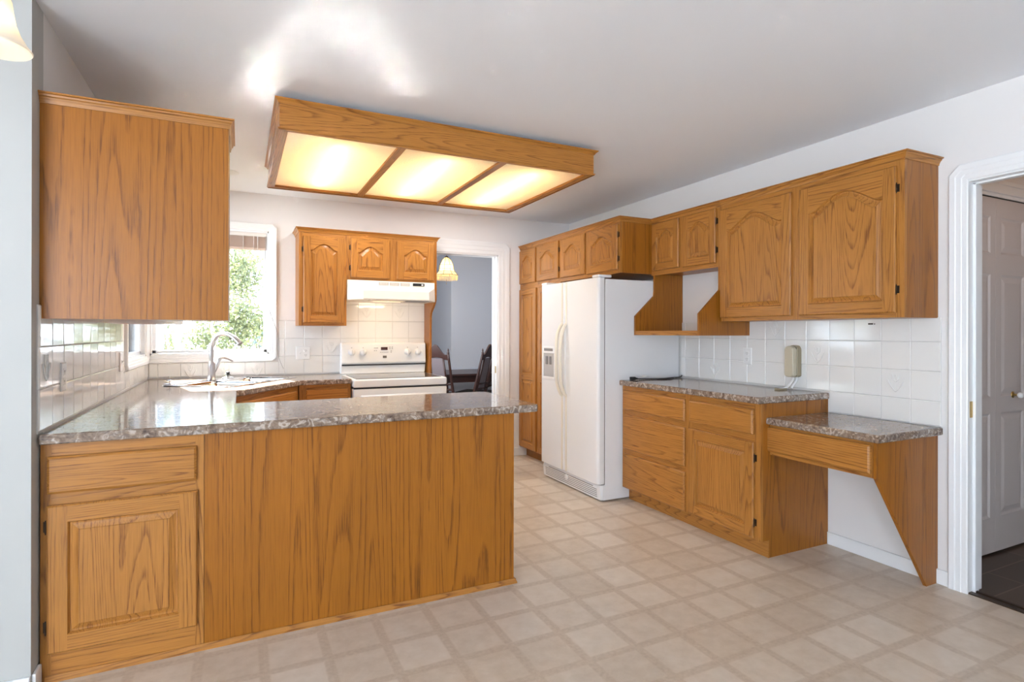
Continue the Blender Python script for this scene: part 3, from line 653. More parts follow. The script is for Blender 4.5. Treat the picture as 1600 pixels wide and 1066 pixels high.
for kx in (.893, .993, 1.398, 1.494):
    m = MB(); m.lathe([(0, -.030), (.020, -.030), (.024, -.026), (.027, -.004), (.030, -.002), (.030, .006)], (kx, ky, 1.095), 24, axis='Y')
    kb = m.build('knob', APPL, st)
    m = MB(); m.box(kx - .004, kx + .004, ky - .036, ky - .029, 1.075, 1.117); m.build('grip', simple('knob_grip', (.72, .72, .70), .35) if kx < .9 else bpy.data.materials['knob_grip'], kb, bevel=.002)
    m = MB(); m.box(kx - .003, kx + .003, ky - .002, ky + .003, 1.133, 1.138); m.build('mark', GREY, kb)
m = MB(); m.box(1.153, 1.213, ky - .001, ky + .006, 1.113, 1.140); tag(m.build('display', DISP, st), 'dark red clock display')
for (cx, cz) in ((1.095, 1.132), (1.108, 1.132), (1.121, 1.132), (1.095, 1.108), (1.112, 1.108), (1.235, 1.140), (1.257, 1.140), (1.235, 1.126), (1.257, 1.126), (1.246, 1.106), (1.246, 1.092), (1.15, 1.093), (1.166, 1.093), (1.182, 1.093), (1.198, 1.093), (1.214, 1.093)):
    m = MB(); m.box(cx - .004, cx + .004, ky - .001, ky + .004, cz - .0025, cz + .0025); m.build('button', GREY, st)
m = MB(); m.box(1.170, 1.205, ky - .0025, ky + .003, 1.040, 1.062); m.build('badge', simple('badge_grey', (.20, .17, .14), .3, metal=.5), st, bevel=.002)

# ---- right wall base cabinet and its worktop
def rroot(name, x, ymax, label, cat='cabinet'): return empty(name, (x, ymax, 0), R(-90), label, cat)
# local x = ymax - world y ; local y (depth) = world x - X
rb = rroot('base_cabinet', 2.631, 3.498, 'oak base cabinet with four drawers and one door, right of the fridge')
Wd = 3.498 - 2.233
m = MB(); m.box(0, Wd, .019, XR - 2.631 - .001, .10, .876, 2); m.box(0, Wd, .07, XR - 2.631 - .001, 0, .10, 2); m.build('body', OAK, rb)
face_frame(rb, 0, Wd, .10, .876, [(0, .028), (.674, .730), (1.222, Wd)])
m = MB(); m.box(0, Wd, .062, .0695, 0, .10, 1); m.build('toe_kick', OAK, rb)
L = lambda y: 3.498 - y
add_drawer(rb, L(3.479), L(2.822), .694, .839); add_drawer(rb, L(3.479), L(2.822), .398, .652); add_drawer(rb, L(3.479), L(2.822), .104, .362)
add_drawer(rb, L(2.777), L(2.276), .698, .838)
add_door(rb, L(2.787), L(2.271), .112, .655, 0, 'R', hz=(.20, .565), fw=.06)
slab('countertop', [(2.600, 2.222), (XR - .008, 2.222), (XR - .008, 3.498), (2.600, 3.498)], .914, .038, 'brown granite-look countertop on the drawer cabinet right of the fridge')
# desk
ds = rroot('wall_desk', 2.703, 2.250, 'low oak wall desk with one wide drawer and a slanted support panel', 'desk')
L = lambda y: 2.250 - y
m = MB(); m.box(0.018, L(1.656), .019, XR - 2.703 - .001, .60, .758, 1); m.build('drawer_box', OAK, ds)
face_frame(ds, 0, L(1.637), .585, .758, [(0.018, .030), (L(1.664), L(1.6555))])
add_drawer(ds, .008, L(1.662), .605, .742)
m = MB(); dep = XR - 2.703
m.prism([(0.0, .585), (.0, .758), (dep - .001, .758), (dep - .001, 0), (dep - .100, 0), (dep - .112, .02)], L(1.655), L(1.637), 'X', 2)
m.build('support_panel', OAK, ds, bevel=.0015)
slab('countertop', [(2.673, 1.612), (XR - .008, 1.612), (XR - .008, 2.2315), (2.673, 2.2315)], .797, .038, 'brown granite-look top of the low wall desk')

# ---- right wall uppers
ru = rroot('wall_cabinet', 2.920, 2.800, 'oak wall cabinet with two large arched doors, above the phone')
L = lambda y: 2.800 - y; Wd = 2.800 - 1.638; dep = XR - 2.920 - .001
m = MB(); m.box(0, Wd, .019, dep, 1.352, 2.130, 2); m.build('body', OAK, ru)
face_frame(ru, 0, Wd, 1.352, 2.130, [(0, .03), (L(2.262), L(2.200)), (L(1.680), Wd)])
add_door(ru, L(2.797), L(2.258), 1.376, 2.100, .085, None, fw=.06); add_door(ru, L(2.203), L(1.673), 1.376, 2.100, .085, 'R', fw=.06, hz=(1.49, 1.99))
crown(ru, 0, Wd, dep, 2.128, left=False)
rs = rroot('wall_cabinet', 2.920, 3.514, 'oak wall cabinet with two small arched doors above an open shelf niche')
L = lambda y: 3.514 - y; Wd = 3.514 - 2.8005
m = MB(); m.box(0, Wd, .019, dep, 1.735, 2.130, 2); m.build('body', OAK, rs)
face_frame(rs, 0, Wd, 1.722, 2.130, [(0, .028), (L(3.20), L(3.152)), (L(2.84), Wd)])
add_door(rs, L(3.493), L(3.198), 1.758, 2.122, .05, None, fw=.052); add_door(rs, L(3.153), L(2.84), 1.752, 2.122, .05, 'R', fw=.056)
crown(rs, 0, Wd, dep, 2.128, left=False, right=False)
for ya, yb in ((3.478, 3.496), (2.812, 2.830)):
    m = MB(); pr = [(-.185, 1.256), (-.185, 1.402), (-.002, 1.565), (.001, 1.600), (.001, 1.734), (dep, 1.734), (dep, 1.256)]
    m.prism(pr, L(yb), L(ya), 'X', 2); m.build('side_board', OAK, rs, bevel=.0015)
m = MB(); m.box(L(3.478), L(2.830), -.176, dep, 1.256, 1.276, 1); m.box(L(3.478), L(2.830), -.184, -.166, 1.2565, 1.289, 1); m.build('shelf', OAK, rs, bevel=.001)

# ---- pantry and over-fridge cabinet
FX = 2.620
of = rroot('wall_cabinet', FX, 4.405, 'deep oak cabinet with two arched doors directly above the fridge')
L = lambda y: 4.405 - y; Wd = 4.405 - 3.516; dep = XR - FX - .001
m = MB(); m.box(0.0005, Wd, .019, dep, 1.735, 2.130, 2); m.build('body', OAK, of)
face_frame(of, 0, Wd, 1.735, 2.130, [(0.0005, .022), (L(4.0), L(3.957)), (L(3.54), Wd)])
add_door(of, L(4.386), L(3.997), 1.768, 2.112, .055, None, fw=.06); add_door(of, L(3.960), L(3.536), 1.762, 2.112, .055, 'R', fw=.065)
crown(of, 0, Wd, dep - .29, 2.128, left=False)
pt = rroot('pantry_cabinet', FX, YB - .001, 'tall oak pantry cabinet between the fridge and the dining doorway')
L = lambda y: YB - .001 - y; Wd = YB - .001 - 4.4055
m = MB(); m.box(0, Wd, .019, dep, .095, 2.130, 2); m.box(0, Wd, .07, dep, 0, .095, 0); m.build('body', OAK, pt)
face_frame(pt, 0, Wd, .095, 2.130, [(0, .02), (L(4.868), L(4.838)), (L(4.43), Wd)])
add_door(pt, .012, L(4.872), 1.772, 2.112, .05, None, fw=.055); add_door(pt, L(4.835), L(4.430), 1.772, 2.112, .055, 'R', fw=.06)
add_door(pt, .012, L(4.856), .105, 1.715, 0, None, fw=.055, panels=[(.16, .80), (.86, 1.66)]); add_door(pt, L(4.815), L(4.430), .105, 1.715, 0, None, fw=.055, panels=[(.16, .80), (.86, 1.66)])
crown(pt, 0, Wd, dep, 2.128, left=False, right=False)

# ---- fridge
fr = rroot('refrigerator', 2.408, 4.393, 'white side by side refrigerator with ice dispenser and curved handles', 'refrigerator')
FW = 4.393 - 3.502; L = lambda y: 4.393 - y
m = MB(); m.prism([(.045, .012), (.045, .125), (.066, .125), (.066, 1.680), (3.19 - 2.408, 1.680), (3.19 - 2.408, .012)], 0, FW, 'X'); m.build('body', APPLT, fr, bevel=.003)
def rdoor(a, b, name):
    m = MB(); pr = []
    r = .022
    pts = [(a, .058), (b, .058), (b, r)] + [(b - r + r * math.cos(R(t)), r - r * math.sin(R(t))) for t in (0, 22, 45, 67, 90)] + [(a + r - r * math.sin(R(t)), r - r * math.cos(R(t))) for t in (0, 22, 45, 67, 90)]
    m.loft([[(x, y, .135) for x, y in pts], [(x, y, 1.690) for x, y in pts]]); return m.build(name, APPLT, fr, bevel=.003)
SPL = L(3.988)
d1 = rdoor(.004, SPL - .003, 'freezer_door'); d2 = rdoor(SPL + .003, FW - .002, 'fridge_door')
m = MB(); m.box(.004, FW - .004, .0585, .0655, .13, 1.685); m.build('door_gasket', GREY, fr)
for xx, o_, sg in ((SPL - .032, d1, -1), (SPL + .032, d2, 1)):
    m = MB(); pth = spline([(xx, .004, 1.345), (xx - sg * .0, -.020, 1.325), (xx, -.052, 1.24), (xx, -.060, 1.06), (xx, -.052, .87), (xx, -.020, .775), (xx, .004, .755)], 6); m.tube(pth, [.011] * len(pth), 12, flat=1.25); m.build('handle', CREAM, o_)
    for za, zb in ((.14, .755), (1.345, 1.686)):
        m = MB(); m.box(xx - .010, xx + .010, -.006, .002, za, zb); tag(m.build('trim_strip', CREAM, o_, bevel=.004), 'cream trim strip')
# dispenser in freezer door
m = MB(); a, b_ = .045, .255
m.box(a, b_, -.007, .001, 1.095, 1.155); m.box(a, b_, -.007, .001, .870, .893); m.box(a, a + .014, -.007, .001, .893, 1.095); m.box(b_ - .014, b_, -.007, .001, .893, 1.095)
dp = m.build('dispenser', APPL, d1, bevel=.003)
m = MB(); m.box(a + .014, b_ - .014, -.0015, -.0005, .893, 1.095); m.build('recess', simple('dispenser_recess', (.48, .47, .46), .4), dp)
m = MB(); m.box(a + .06, a + .09, -.012, -.002, 1.0, 1.07); m.box(a + .12, a + .15, -.012, -.002, 1.0, 1.07); m.build('paddle', GREY, dp, bevel=.003)
m = MB(); m.box(a + .03, b_ - .03, -.0085, -.0065, 1.115, 1.138); m.build('button_row', GREY, dp)
gr = MB(); gr.prism([(.045, .012), (.045, .125), (.030, .125), (.022, .10), (.030, .012)], .006, FW - .006, 'X')
kg = gr.build('kick_grille', APPL, fr, bevel=.003)
for k in range(6):
    z = .028 + k * .0145; m = MB()
    xa, xb = .05, FW - .05
    if k == 5: xa, xb = .11, FW - .10
    yq = .030 - (z - .012) / .088 * .008
    m.box(xa, xb, yq - .0012, yq + .004, z, z + .0055); m.build('slot', GREY, kg)
m = MB(); m.lathe([(0, -.0065), (.022, -.0065), (.024, -.003), (.024, .006)], (SPL - .0, .024, .082), 20, axis='Y'); m.build('filter_cap', APPL, kg)
for xa in (.0, FW - .095):
    m = MB(); m.box(xa + .004, xa + .091, .004, .125, 1.691, 1.712); m.build('hinge_cover', APPL, fr, bevel=.006)

# ------------------------------------------------------------------ ceiling light box
BX0, BX1, BY0, BY1, BZ0, BZ1 = .172, 2.008, 2.972, 4.215, 2.27, 2.398
lb_ = empty('ceiling_light_box', (0, 0, 0), 0, 'large oak framed ceiling light box with three glowing panels', 'ceiling light')
m = MB(); t = .02
m.box(BX0, BX1, BY0, BY0 + t, BZ0, BZ1 + .01, 1); m.box(BX0, BX1, BY1 - t, BY1, BZ0, BZ1 + .01, 1); m.box(BX0, BX0 + t, BY0 + t, BY1 - t, BZ0, BZ1 + .01, 3); m.box(BX1 - t, BX1, BY0 + t, BY1 - t, BZ0, BZ1 + .01, 3)
m.build('frame', OAK, lb_, bevel=.002)
for (nm_, z_, h_, o_) in (('crown_molding', BZ1 - .004, .026, .022), ('bead_molding', BZ0 - .004, .010, .008)):
    m = MB(); pr = [(0, 0), (.003, 0), (o_ * .5, h_ * .45), (o_, h_ * .8), (o_, h_), (-.01, h_)]
    def ring(a, z): return [(BX0 - a, BY0 - a, z), (BX1 + a, BY0 - a, z), (BX1 + a, BY1 + a, z), (BX0 - a, BY1 + a, z)]
    m.loft([ring(a, z_ + b) for a, b in pr], 1, cap=(False, False)); 
    for i_, q in enumerate(m.f):
        if i_ % 4 in (1, 3): m.m[i_] = 3
    m.build(nm_, OAK, lb_)
m = MB(); w_ = .034
for a, b_ in ((BX0 + t, BX0 + t + w_ * .6), (BX1 - t - w_ * .6, BX1 - t)): m.box(a, b_, BY0 + t, BY1 - t, BZ0 + .001, BZ0 + .016, 3)
for a, b_ in ((.768, .812), (1.372, 1.416)): m.box(a, b_, BY0 + t, BY1 - t, BZ0, BZ0 + .016, 3)
m.box(BX0 + t, BX1 - t, BY0 + t, BY0 + t + .014, BZ0 + .001, BZ0 + .015, 1); m.box(BX0 + t, BX1 - t, BY1 - t - .014, BY1 - t, BZ0 + .001, BZ0 + .015, 1)
m.build('divider_bars', OAK, lb_, bevel=.002)
m = MB(); m.box(BX0 + .10, BX1 - .10, BY0 + .10, BY1 - .10, BZ1 + .006, ZC - .001); m.box(BX0 + t, BX1 - t, BY0 + t, BY1 - t, BZ1 + .001, BZ1 + .006); m.build('housing', WHITE, lb_)
for k, (a, b_) in enumerate(((.20, .79), (.79, 1.394), (1.394, 1.98))):
    m = MB(); m.box(a + .003, b_ - .003, BY0 + t + .002, BY1 - t - .002, BZ0 + .017, BZ0 + .020); m.build('diffuser_panel', ACRYL, lb_)
    cx = (a + b_) / 2
    m = MB(); m.tube([(cx, BY0 + .16, BZ0 + .075), (cx, BY1 - .10, BZ0 + .075)], .016, 12); m.build('tube_lamp', TUBE, lb_)

# recessed ceiling lamps: one over the sink, two added unseen ones brightening the kitchen
for (rx, ry, pw, lab) in ((-.085, 4.63, 1.8, 'small round recessed ceiling lamp, peeking out right of the hanging cabinet'), (.80, 4.40, 6.8, 'round recessed ceiling lamp added behind the light box as fill, over the stove counter'), (1.75, 4.40, 7.0, 'round recessed ceiling lamp added behind the light box as fill, in front of the pantry')):
    rc = empty('recessed_lamp', (rx, ry, ZC), 0, lab, 'ceiling light')
    m = MB(); m.lathe([(.055, -.002), (.075, -.004), (.078, 0)], n=28); m.build('ring', TRIM, rc); m = MB(); m.lathe([(0, -.0015), (.055, -.0015)], n=28); m.build('lens', PLATE, rc)
    rl_ = light('recessed_lamp_light', 'AREA', (rx, ry, ZC - .006), pw, (1, .98, .96), aim=(0, 0, -1), size=.10); rl_.data.shape = 'DISK'

# chandelier with bell shades at the left edge
cz = 1.971
# shade rim centre
SHC = Vector((-.545, 1.80, 1.978))
CH = Vector((-.83, 1.62, 0))
ch = empty('chandelier', (CH.x, CH.y, 0), 0, 'lit frosted bell glass shade of a hanging lamp in the top left corner', 'hanging lamp')
m = MB(); m.tube([(0, 0, 2.08), (0, 0, ZC)], .008, 10); m.lathe([(0, 2.10), (.03, 2.10), (.045, 2.14), (.03, 2.19), (.012, 2.21)], n=20); m.lathe([(0, ZC - .03), (.06, ZC - .022), (.065, ZC - .001)], n=20); m.build('stem', BRASS, ch)
d0 = SHC - CH; base_a = math.atan2(d0.y, d0.x); rad = math.hypot(d0.x, d0.y)
for k in range(3):
    a = base_a + k * 2 * math.pi / 3; ex, ey = rad * math.cos(a), rad * math.sin(a); cs_, sn_ = math.cos(a), math.sin(a)
    m = MB(); m.tube(spline([(0, 0, 2.13), (cs_ * rad * .4, sn_ * rad * .4, 2.09), (cs_ * rad * .8, sn_ * rad * .8, 2.17), (ex, ey, 2.145)], 6), .006, 8); ar = m.build('arm', BRASS, ch)
    m = MB(); m.lathe([(.072, -.005), (.074, -.0025), (.072, .0), (.063, .012), (.050, .035), (.041, .06), (.036, .09), (.033, .115), (.026, .135), (.018, .142), (.016, .138), (.024, .131), (.030, .113), (.033, .088), (.038, .058), (.047, .034), (.060, .011), (.069, -.001), (.072, -.005)], (ex, ey, SHC.z), 40)
    m.build('shade', FROST, ch)
    m = MB(); m.lathe([(0, .02), (.014, .025), (.022, .045), (.018, .07), (.010, .09), (0, .095)], (ex, ey, SHC.z), 14); m.build('bulb', BULB, ch)
    m = MB(); m.lathe([(0, .175), (.018, .17), (.020, .142), (.026, .138), (0, .136)], (ex, ey, SHC.z), 16); m.build('socket', BRASS, ch)

# ------------------------------------------------------------------ blinds in back window
bl = empty('window_blind', (0, 0, 0), 0, 'raised wooden mini blind stacked at the top of the back window', 'blind')
bx0, bx1 = WX0 + .025, WX1 - .022; by = YB + .012
m = MB(); m.box(bx0, bx1, by, by + .045, 2.085, 2.118); m.build('headrail', SLATW, bl, bevel=.003)
m = MB()
for k in range(22): z = 1.992 + k * .0042; m.box(bx0 + .004, bx1 - .004, by + .004 + .0008 * (k % 2), by + .043, z, z + .0022)
m.build('slat_stack', SLAT, bl)
m = MB(); m.box(bx0 + .004, bx1 - .004, by + .003, by + .044, 1.972, 1.990); m.build('bottom_rail', SLAT, bl, bevel=.002)
for xx in (bx1 - .18, bx1 - .10, bx1 - .07):
    m = MB(); m.tube([(xx, by - .001, 1.975), (xx, by - .001, 2.09)], .0025, 6); m.build('ladder_tape', SLATW, bl)
m = MB(); m.tube(spline([(bx1 - .012, by - .004, 2.09), (bx1 - .008, YB - .03, 1.8), (.215, YB - .035, 1.5), (.285, YB - .038, 1.27), (.287, YB - .035, 1.14), (.30, YB - .032, 1.05), (.335, YB - .03, .96)], 6), .0016, 6); m.build('cord', GREY, bl)

# ------------------------------------------------------------------ outlets
def plate(name, T, u, v, label, gangs=('outlet',), cat='outlet', n0=.0072, w=.07, h=.115):
    o = empty(name, (0, 0, 0), 0, label, cat); W_ = w * len(gangs) - .024 * (len(gangs) - 1); 
    def bx(mb, a0, a1, b0, b1, c0, c1, m=0):
        P = [T(a, b, c) for c in (c0, c1) for a, b in ((a0, b0), (a1, b0), (a1, b1), (a0, b1))]
        mb.loft([P[:4], P[4:]], m)
    m = MB(); e = .003
    m.loft([[T(u - W_ / 2, v - h / 2, n0), T(u + W_ / 2, v - h / 2, n0), T(u + W_ / 2, v + h / 2, n0), T(u - W_ / 2, v + h / 2, n0)], [T(u - W_ / 2, v - h / 2, n0 + .003), T(u + W_ / 2, v - h / 2, n0 + .003), T(u + W_ / 2, v + h / 2, n0 + .003), T(u - W_ / 2, v + h / 2, n0 + .003)], [T(u - W_ / 2 + e, v - h / 2 + e, n0 + .006), T(u + W_ / 2 - e, v - h / 2 + e, n0 + .006), T(u + W_ / 2 - e, v + h / 2 - e, n0 + .006), T(u - W_ / 2 + e, v + h / 2 - e, n0 + .006)]], 0)
    m.build('cover_plate', PLATE, o)
    for i, g_ in enumerate(gangs):
        cu = u + (i - (len(gangs) - 1) / 2) * .046
        if g_ == 'outlet':
            for dv in (-.020, .020):
                m = MB(); bx(m, cu - .016, cu + .016, v + dv - .014, v + dv + .014, n0 + .006, n0 + .0075); rcp = m.build('receptacle', PLATE, o)
                m = MB()
                for du in (-.006, .006): bx(m, cu + du - .0015, cu + du + .0015, v + dv - .004, v + dv + .007, n0 + .0075, n0 + .0080)
                bx(m, cu - .0025, cu + .0025, v + dv - .011, v + dv - .007, n0 + .0075, n0 + .0080); m.build('slots', GREY, rcp)
        else:
            m = MB(); bx(m, cu - .005, cu + .005, v - .012, v + .012, n0 + .006, n0 + .008); m.loft([[T(cu - .004, v - .006, n0 + .007), T(cu + .004, v - .006, n0 + .007), T(cu + .004, v + .004, n0 + .007), T(cu - .004, v + .004, n0 + .007)], [T(cu - .003, v + .004, n0 + .020), T(cu + .003, v + .004, n0 + .020), T(cu + .003, v + .010, n0 + .018), T(cu - .003, v + .010, n0 + .018)]]); m.build('toggle', PLATE, o)
    return o
plate('wall_outlet', TR, 2.828, 1.112, 'white double socket plate on tiles left of the phone')
plate('wall_outlet', TB, .494, 1.094, 'white two-gang plate with switch and socket left of the stove', ('switch', 'outlet'))
plate('wall_outlet', TLf, 2.845, 1.092, 'white socket plate on the left wall tiles, nearest the camera', n0=.0072)
plate('light_switch', TLf, 4.072, 1.093, 'white switch plate on the left wall tiles beside the window', ('switch',), 'switch')

# ------------------------------------------------------------------ phone
ph = empty('wall_phone', (XR - .007, 2.442, .992), 0, 'beige slim wall phone hanging on the tiles', 'phone')
def rbox(mb, y0, y1, z0, z1, x0, x1, r, taper=0, m=0):
    P = []
    for cy, cz_, a in ((y1 - r, z0 + r * .5, -90), (y1 - r, z1 - r, 0), (y0 + r, z1 - r, 90), (y0 + r, z0 + r * .5, 180)):
        for i in range(6): q = R(a + 18 * i); P.append((cy + r * math.cos(q), cz_ + (r if z1 - r == cz_ else r * .5) * math.sin(q)))
    cyy, czz = (y0 + y1) / 2, (z0 + z1) / 2
    def sc(P, s, x): return [(x + (taper * (1 - (z - z0) / (z1 - z0)) if x < x0 - .001 or x < x1 else 0), cyy + (y - cyy) * s, czz + (z - czz) * (1 - (1 - s) * .4)) for y, z in P]
    mb.loft([sc(P, 1, x0), sc(P, 1, x1 + .006), sc(P, .95, x1 + .002), sc(P, .86, x1)], m, smooth=False)
m = MB(); rbox(m, -.034, .034, 0.0, .205, 0, -.040, .030); m.build('base', PHONED, ph, bevel=.002)
m = MB(); rbox(m, -.032, .032, .004, .200, -.044, -.078, .028); m.build('handset', PHONE, ph, bevel=.003)
m = MB(); m.box(-.046, -.038, -.028, .028, .01, .19); m.build('seam', DARK, ph)
m = MB(); m.tube(spline([(-.03, .0, .004), (-.034, .004, -.02), (-.06, .012, -.052), (-.085, .02, -.068), (-.12, .028, -.072)], 5), .006, 8, flat=1.0)
m.tube(spline([(-.02, -.015, .004), (-.02, -.012, -.02), (-.04, -.004, -.05), (-.05, 0, -.070)], 5), .007, 8); m.build('cord', APPL, ph)
m = MB(); m.box(-.150, -.075, .010, .046, -.0775, -.068); m.build('connector', PHONED, ph, bevel=.002)

# black power cord with plug
pc = empty('power_cord', (2.66, 3.44, .914), 0, 'black power cord with a plug lying on the counter beside the fridge', 'cord')
m = MB(); m.box(0, .040, -.014, .014, .001, .026); m.tube([(.035, 0, .013), (.07, .002, .009)], [.011, .006], 10); m.build('plug', BLACK, pc, bevel=.004)
m = MB(); m.tube(spline([(.06, .002, .009), (.12, .006, .006), (.20, -.004, .005), (.28, -.03, .005), (.34, -.012, .005), (.42, .01, .006), (.50, .012, .008), (.53, .028, .02)], 8), .0045, 8)
m.tube(spline([(.20, -.004, .004), (.26, -.055, .004), (.34, -.06, .004), (.40, -.02, .004), (.44, .008, .005)], 8), .003, 8); m.build('cable', BLACK, pc)
m = MB(); m.box(.125, .185, -.018, .020, .010, .0115); m.build('paper_tag', PLATE, pc, rot=(R(12), R(-6), R(10)))
# small dark clip on the top tiles
m = MB(); m.box(XR - .013, XR - .0066, 1.962, 1.986, 1.322, 1.330); m.box(XR - .010, XR - .0066, 1.950, 1.955, 1.323, 1.328); tag(m.build('tile_clip', BRONZE), 'tiny dark metal clip on the tiles under the large wall cabinet', 'clip')

# ------------------------------------------------------------------ hall: bifold closet door
cl = empty('bifold_closet_door', (0, 1.712, 0), 0, 'white panelled bifold closet door seen through the right doorway', 'door')
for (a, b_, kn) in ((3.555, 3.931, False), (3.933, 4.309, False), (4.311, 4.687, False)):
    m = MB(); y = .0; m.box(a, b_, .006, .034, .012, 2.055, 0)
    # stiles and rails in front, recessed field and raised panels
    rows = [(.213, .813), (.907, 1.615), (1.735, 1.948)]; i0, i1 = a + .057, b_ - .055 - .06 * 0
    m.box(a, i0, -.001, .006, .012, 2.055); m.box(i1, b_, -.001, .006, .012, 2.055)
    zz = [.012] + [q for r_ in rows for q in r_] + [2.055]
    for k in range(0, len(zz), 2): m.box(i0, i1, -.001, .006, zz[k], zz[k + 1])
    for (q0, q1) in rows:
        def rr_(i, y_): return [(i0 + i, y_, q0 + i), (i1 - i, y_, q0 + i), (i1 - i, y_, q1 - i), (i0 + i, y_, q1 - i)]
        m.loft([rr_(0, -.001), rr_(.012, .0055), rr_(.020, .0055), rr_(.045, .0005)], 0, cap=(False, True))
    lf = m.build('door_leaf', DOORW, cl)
    if a == 3.933:
        k_ = MB(); k_.lathe([(0, -.004), (.019, -.004), (.019, .001)], (4.129, 0, .911), 20, axis='Y'); k_.tube([(4.129, 0, .911), (4.129, -.03, .911)], .006, 8); tag(k_.build('knob_rose', BRASS, lf), 'brass backplate')
        k_ = MB(); k_.lathe([(0, -.052), (.012, -.050), (.018, -.040), (.016, -.030), (.008, -.024)], (4.129, 0, .911), 20, axis='Y'); tag(k_.build('knob', APPL, lf), 'white porcelain knob')
m = MB(); m.box(3.50, 4.98, 1.715, 1.75, 2.056, 2.068); tag(m.build('trim_2', DARK), kind='structure')
m = MB(); m.box(3.42, 5.05, 1.700, 1.719, 2.085, 2.150); m.box(3.42, 5.05, 1.694, 1.719, 2.135, 2.160); m.box(3.42, 3.50, 1.700, 1.719, 0, 2.085); m.box(3.50, 4.98, 1.708, 1.719, 2.064, 2.085); tag(m.build('trim_4', TRIM, bevel=.003), kind='structure')
hlp = empty('hall_lamp', (4.0, .95, ZC), 0, 'round warm ceiling lamp in the hall', 'ceiling light')
m = MB(); m.lathe([(.14, -.0), (.14, -.02), (.12, -.06), (.06, -.085), (0, -.09)], n=24); m.build('globe', simple('hall_globe', (1, 1, 1), .5, emit=(1, .52, .22), es=6), hlp)

# ------------------------------------------------------------------ dining room
tb = empty('dining_table', (2.95, 7.05, 0), 0, 'dark wooden dining table seen through the doorway', 'table')
m = MB(); m.box(-.75, .85, -.42, .42, .725, .752); m.build('tabletop', CHAIR, tb, bevel=.008)
m = MB(); m.box(-.68, .78, -.36, -.335, .640, .725); m.box(-.68, .78, .335, .36, .640, .725); m.box(-.68, -.655, -.36, .36, .640, .725); m.box(.755, .78, -.36, .36, .640, .725); m.build('apron', CHAIR, tb)
for lx in (-.62, .72):
    for ly in (-.31, .31):
        m = MB(); m.lathe([(0, 0), (.026, 0), (.022, .04), (.03, .08), (.022, .14), (.034, .32), (.026, .42), (.040, .48), (.042, .54), (.028, .58), (.036, .60), (.036, .64), (0, .64)], (lx, ly, 0), 16); m.build('leg', CHAIR, tb)
def dining_chair(loc, rz, label):
    """back at local y=0 facing -y; seat towards +y"""
    c_ = empty('dining_chair', loc, rz, label, 'chair', 'dining chairs')
    w = .175; rake = lambda z: -.14 * max(0, (z - .45)) / .6
    for sg in (-1, 1):
        m = MB(); zs = [0, .25, .45, .7, .95, 1.02]; m.tube([(sg * (w + (.0 if z < .5 else -.02 * (z - .45))), rake(z) - (.05 * (1 - z / .45) if z < .45 else 0), z) for z in zs], [.017, .019, .020, .017, .015, .013], 10)
        xx, yy = sg * (w - .0115), rake(1.02); m.lathe([(.013, 1.015), (.016, 1.03), (.007, 1.04), (.011, 1.052), (.008, 1.068), (0, 1.085)], (xx, yy, 0), 12); m.build('back_post', CHAIR, c_)
    pts = []; n = 24
    for i in range(n + 1):
        s = -1 + 2 * i / n; q = abs(s); h = (1.135 - .0 * q) if q < .0 else 1.005 + .125 * (math.cos(min(1, q / .78) * math.pi) * .5 + .5); pts.append((s * (w - .012), h))
    low = [(s * (w - .012), .935 + .035 * math.cos(s * math.pi / 2 * 1.0) * (1 if abs(s) < .62 else .55)) for s in [1 - 2 * i / n for i in range(n + 1)]]
    m = MB(); P = pts + low; m.loft([[(x, rake(z) - .012, z) for x, z in P], [(x, rake(z) + .012, z) for x, z in P]]); m.build('crest_rail', CHAIR, c_, bevel=.003)
    m = MB()
    for sg in (-1, 1): m.tube([(sg * .105, rake(.56), .56), (sg * .088, rake(.96), .955)], .013, 8)
    m.build('splat_frame', CHAIR, c_)
    m = MB(); P = [(-.095, .57), (.095, .57), (.082, .96), (-.082, .96)]; m.loft([[(x, rake(z) - .004, z) for x, z in P], [(x, rake(z) + .004, z) for x, z in P]]); m.build('cane_panel', UPH, c_)
    m = MB(); m.tube([(-w, rake(.58), .575), (w, rake(.58), .575)], .014, 8); m.tube([(-w, rake(.66), .64), (w, rake(.66), .64)], .010, 8); m.build('cross_rail', CHAIR, c_)
    m = MB(); m.box(-.20, .20, .0, .42, .425, .462); m.build('seat_rail', CHAIR, c_, bevel=.006)
    m = MB(); m.box(-.19, .19, .02, .41, .46, .495); m.build('seat', SEATM, c_, bevel=.014, seg=3)
    for sg in (-1, 1):
        m = MB(); m.lathe([(0, 0), (.018, 0), (.015, .03), (.024, .09), (.016, .15), (.024, .26), (.018, .34), (.026, .38), (.026, .43), (0, .43)], (sg * .172, .385, 0), 14); m.build('front_leg', CHAIR, c_)
    return c_
dining_chair((2.236, 6.62, 0), R(-48), 'dark dining chair nearest the stove, with arched crest, behind the doorway')
dining_chair((2.68, 6.50, 0), R(42), 'dark dining chair in the middle of the doorway, in front of the table')
dining_chair((2.97, 6.84, 0), R(45), 'dark dining chair half hidden by the right door jamb')
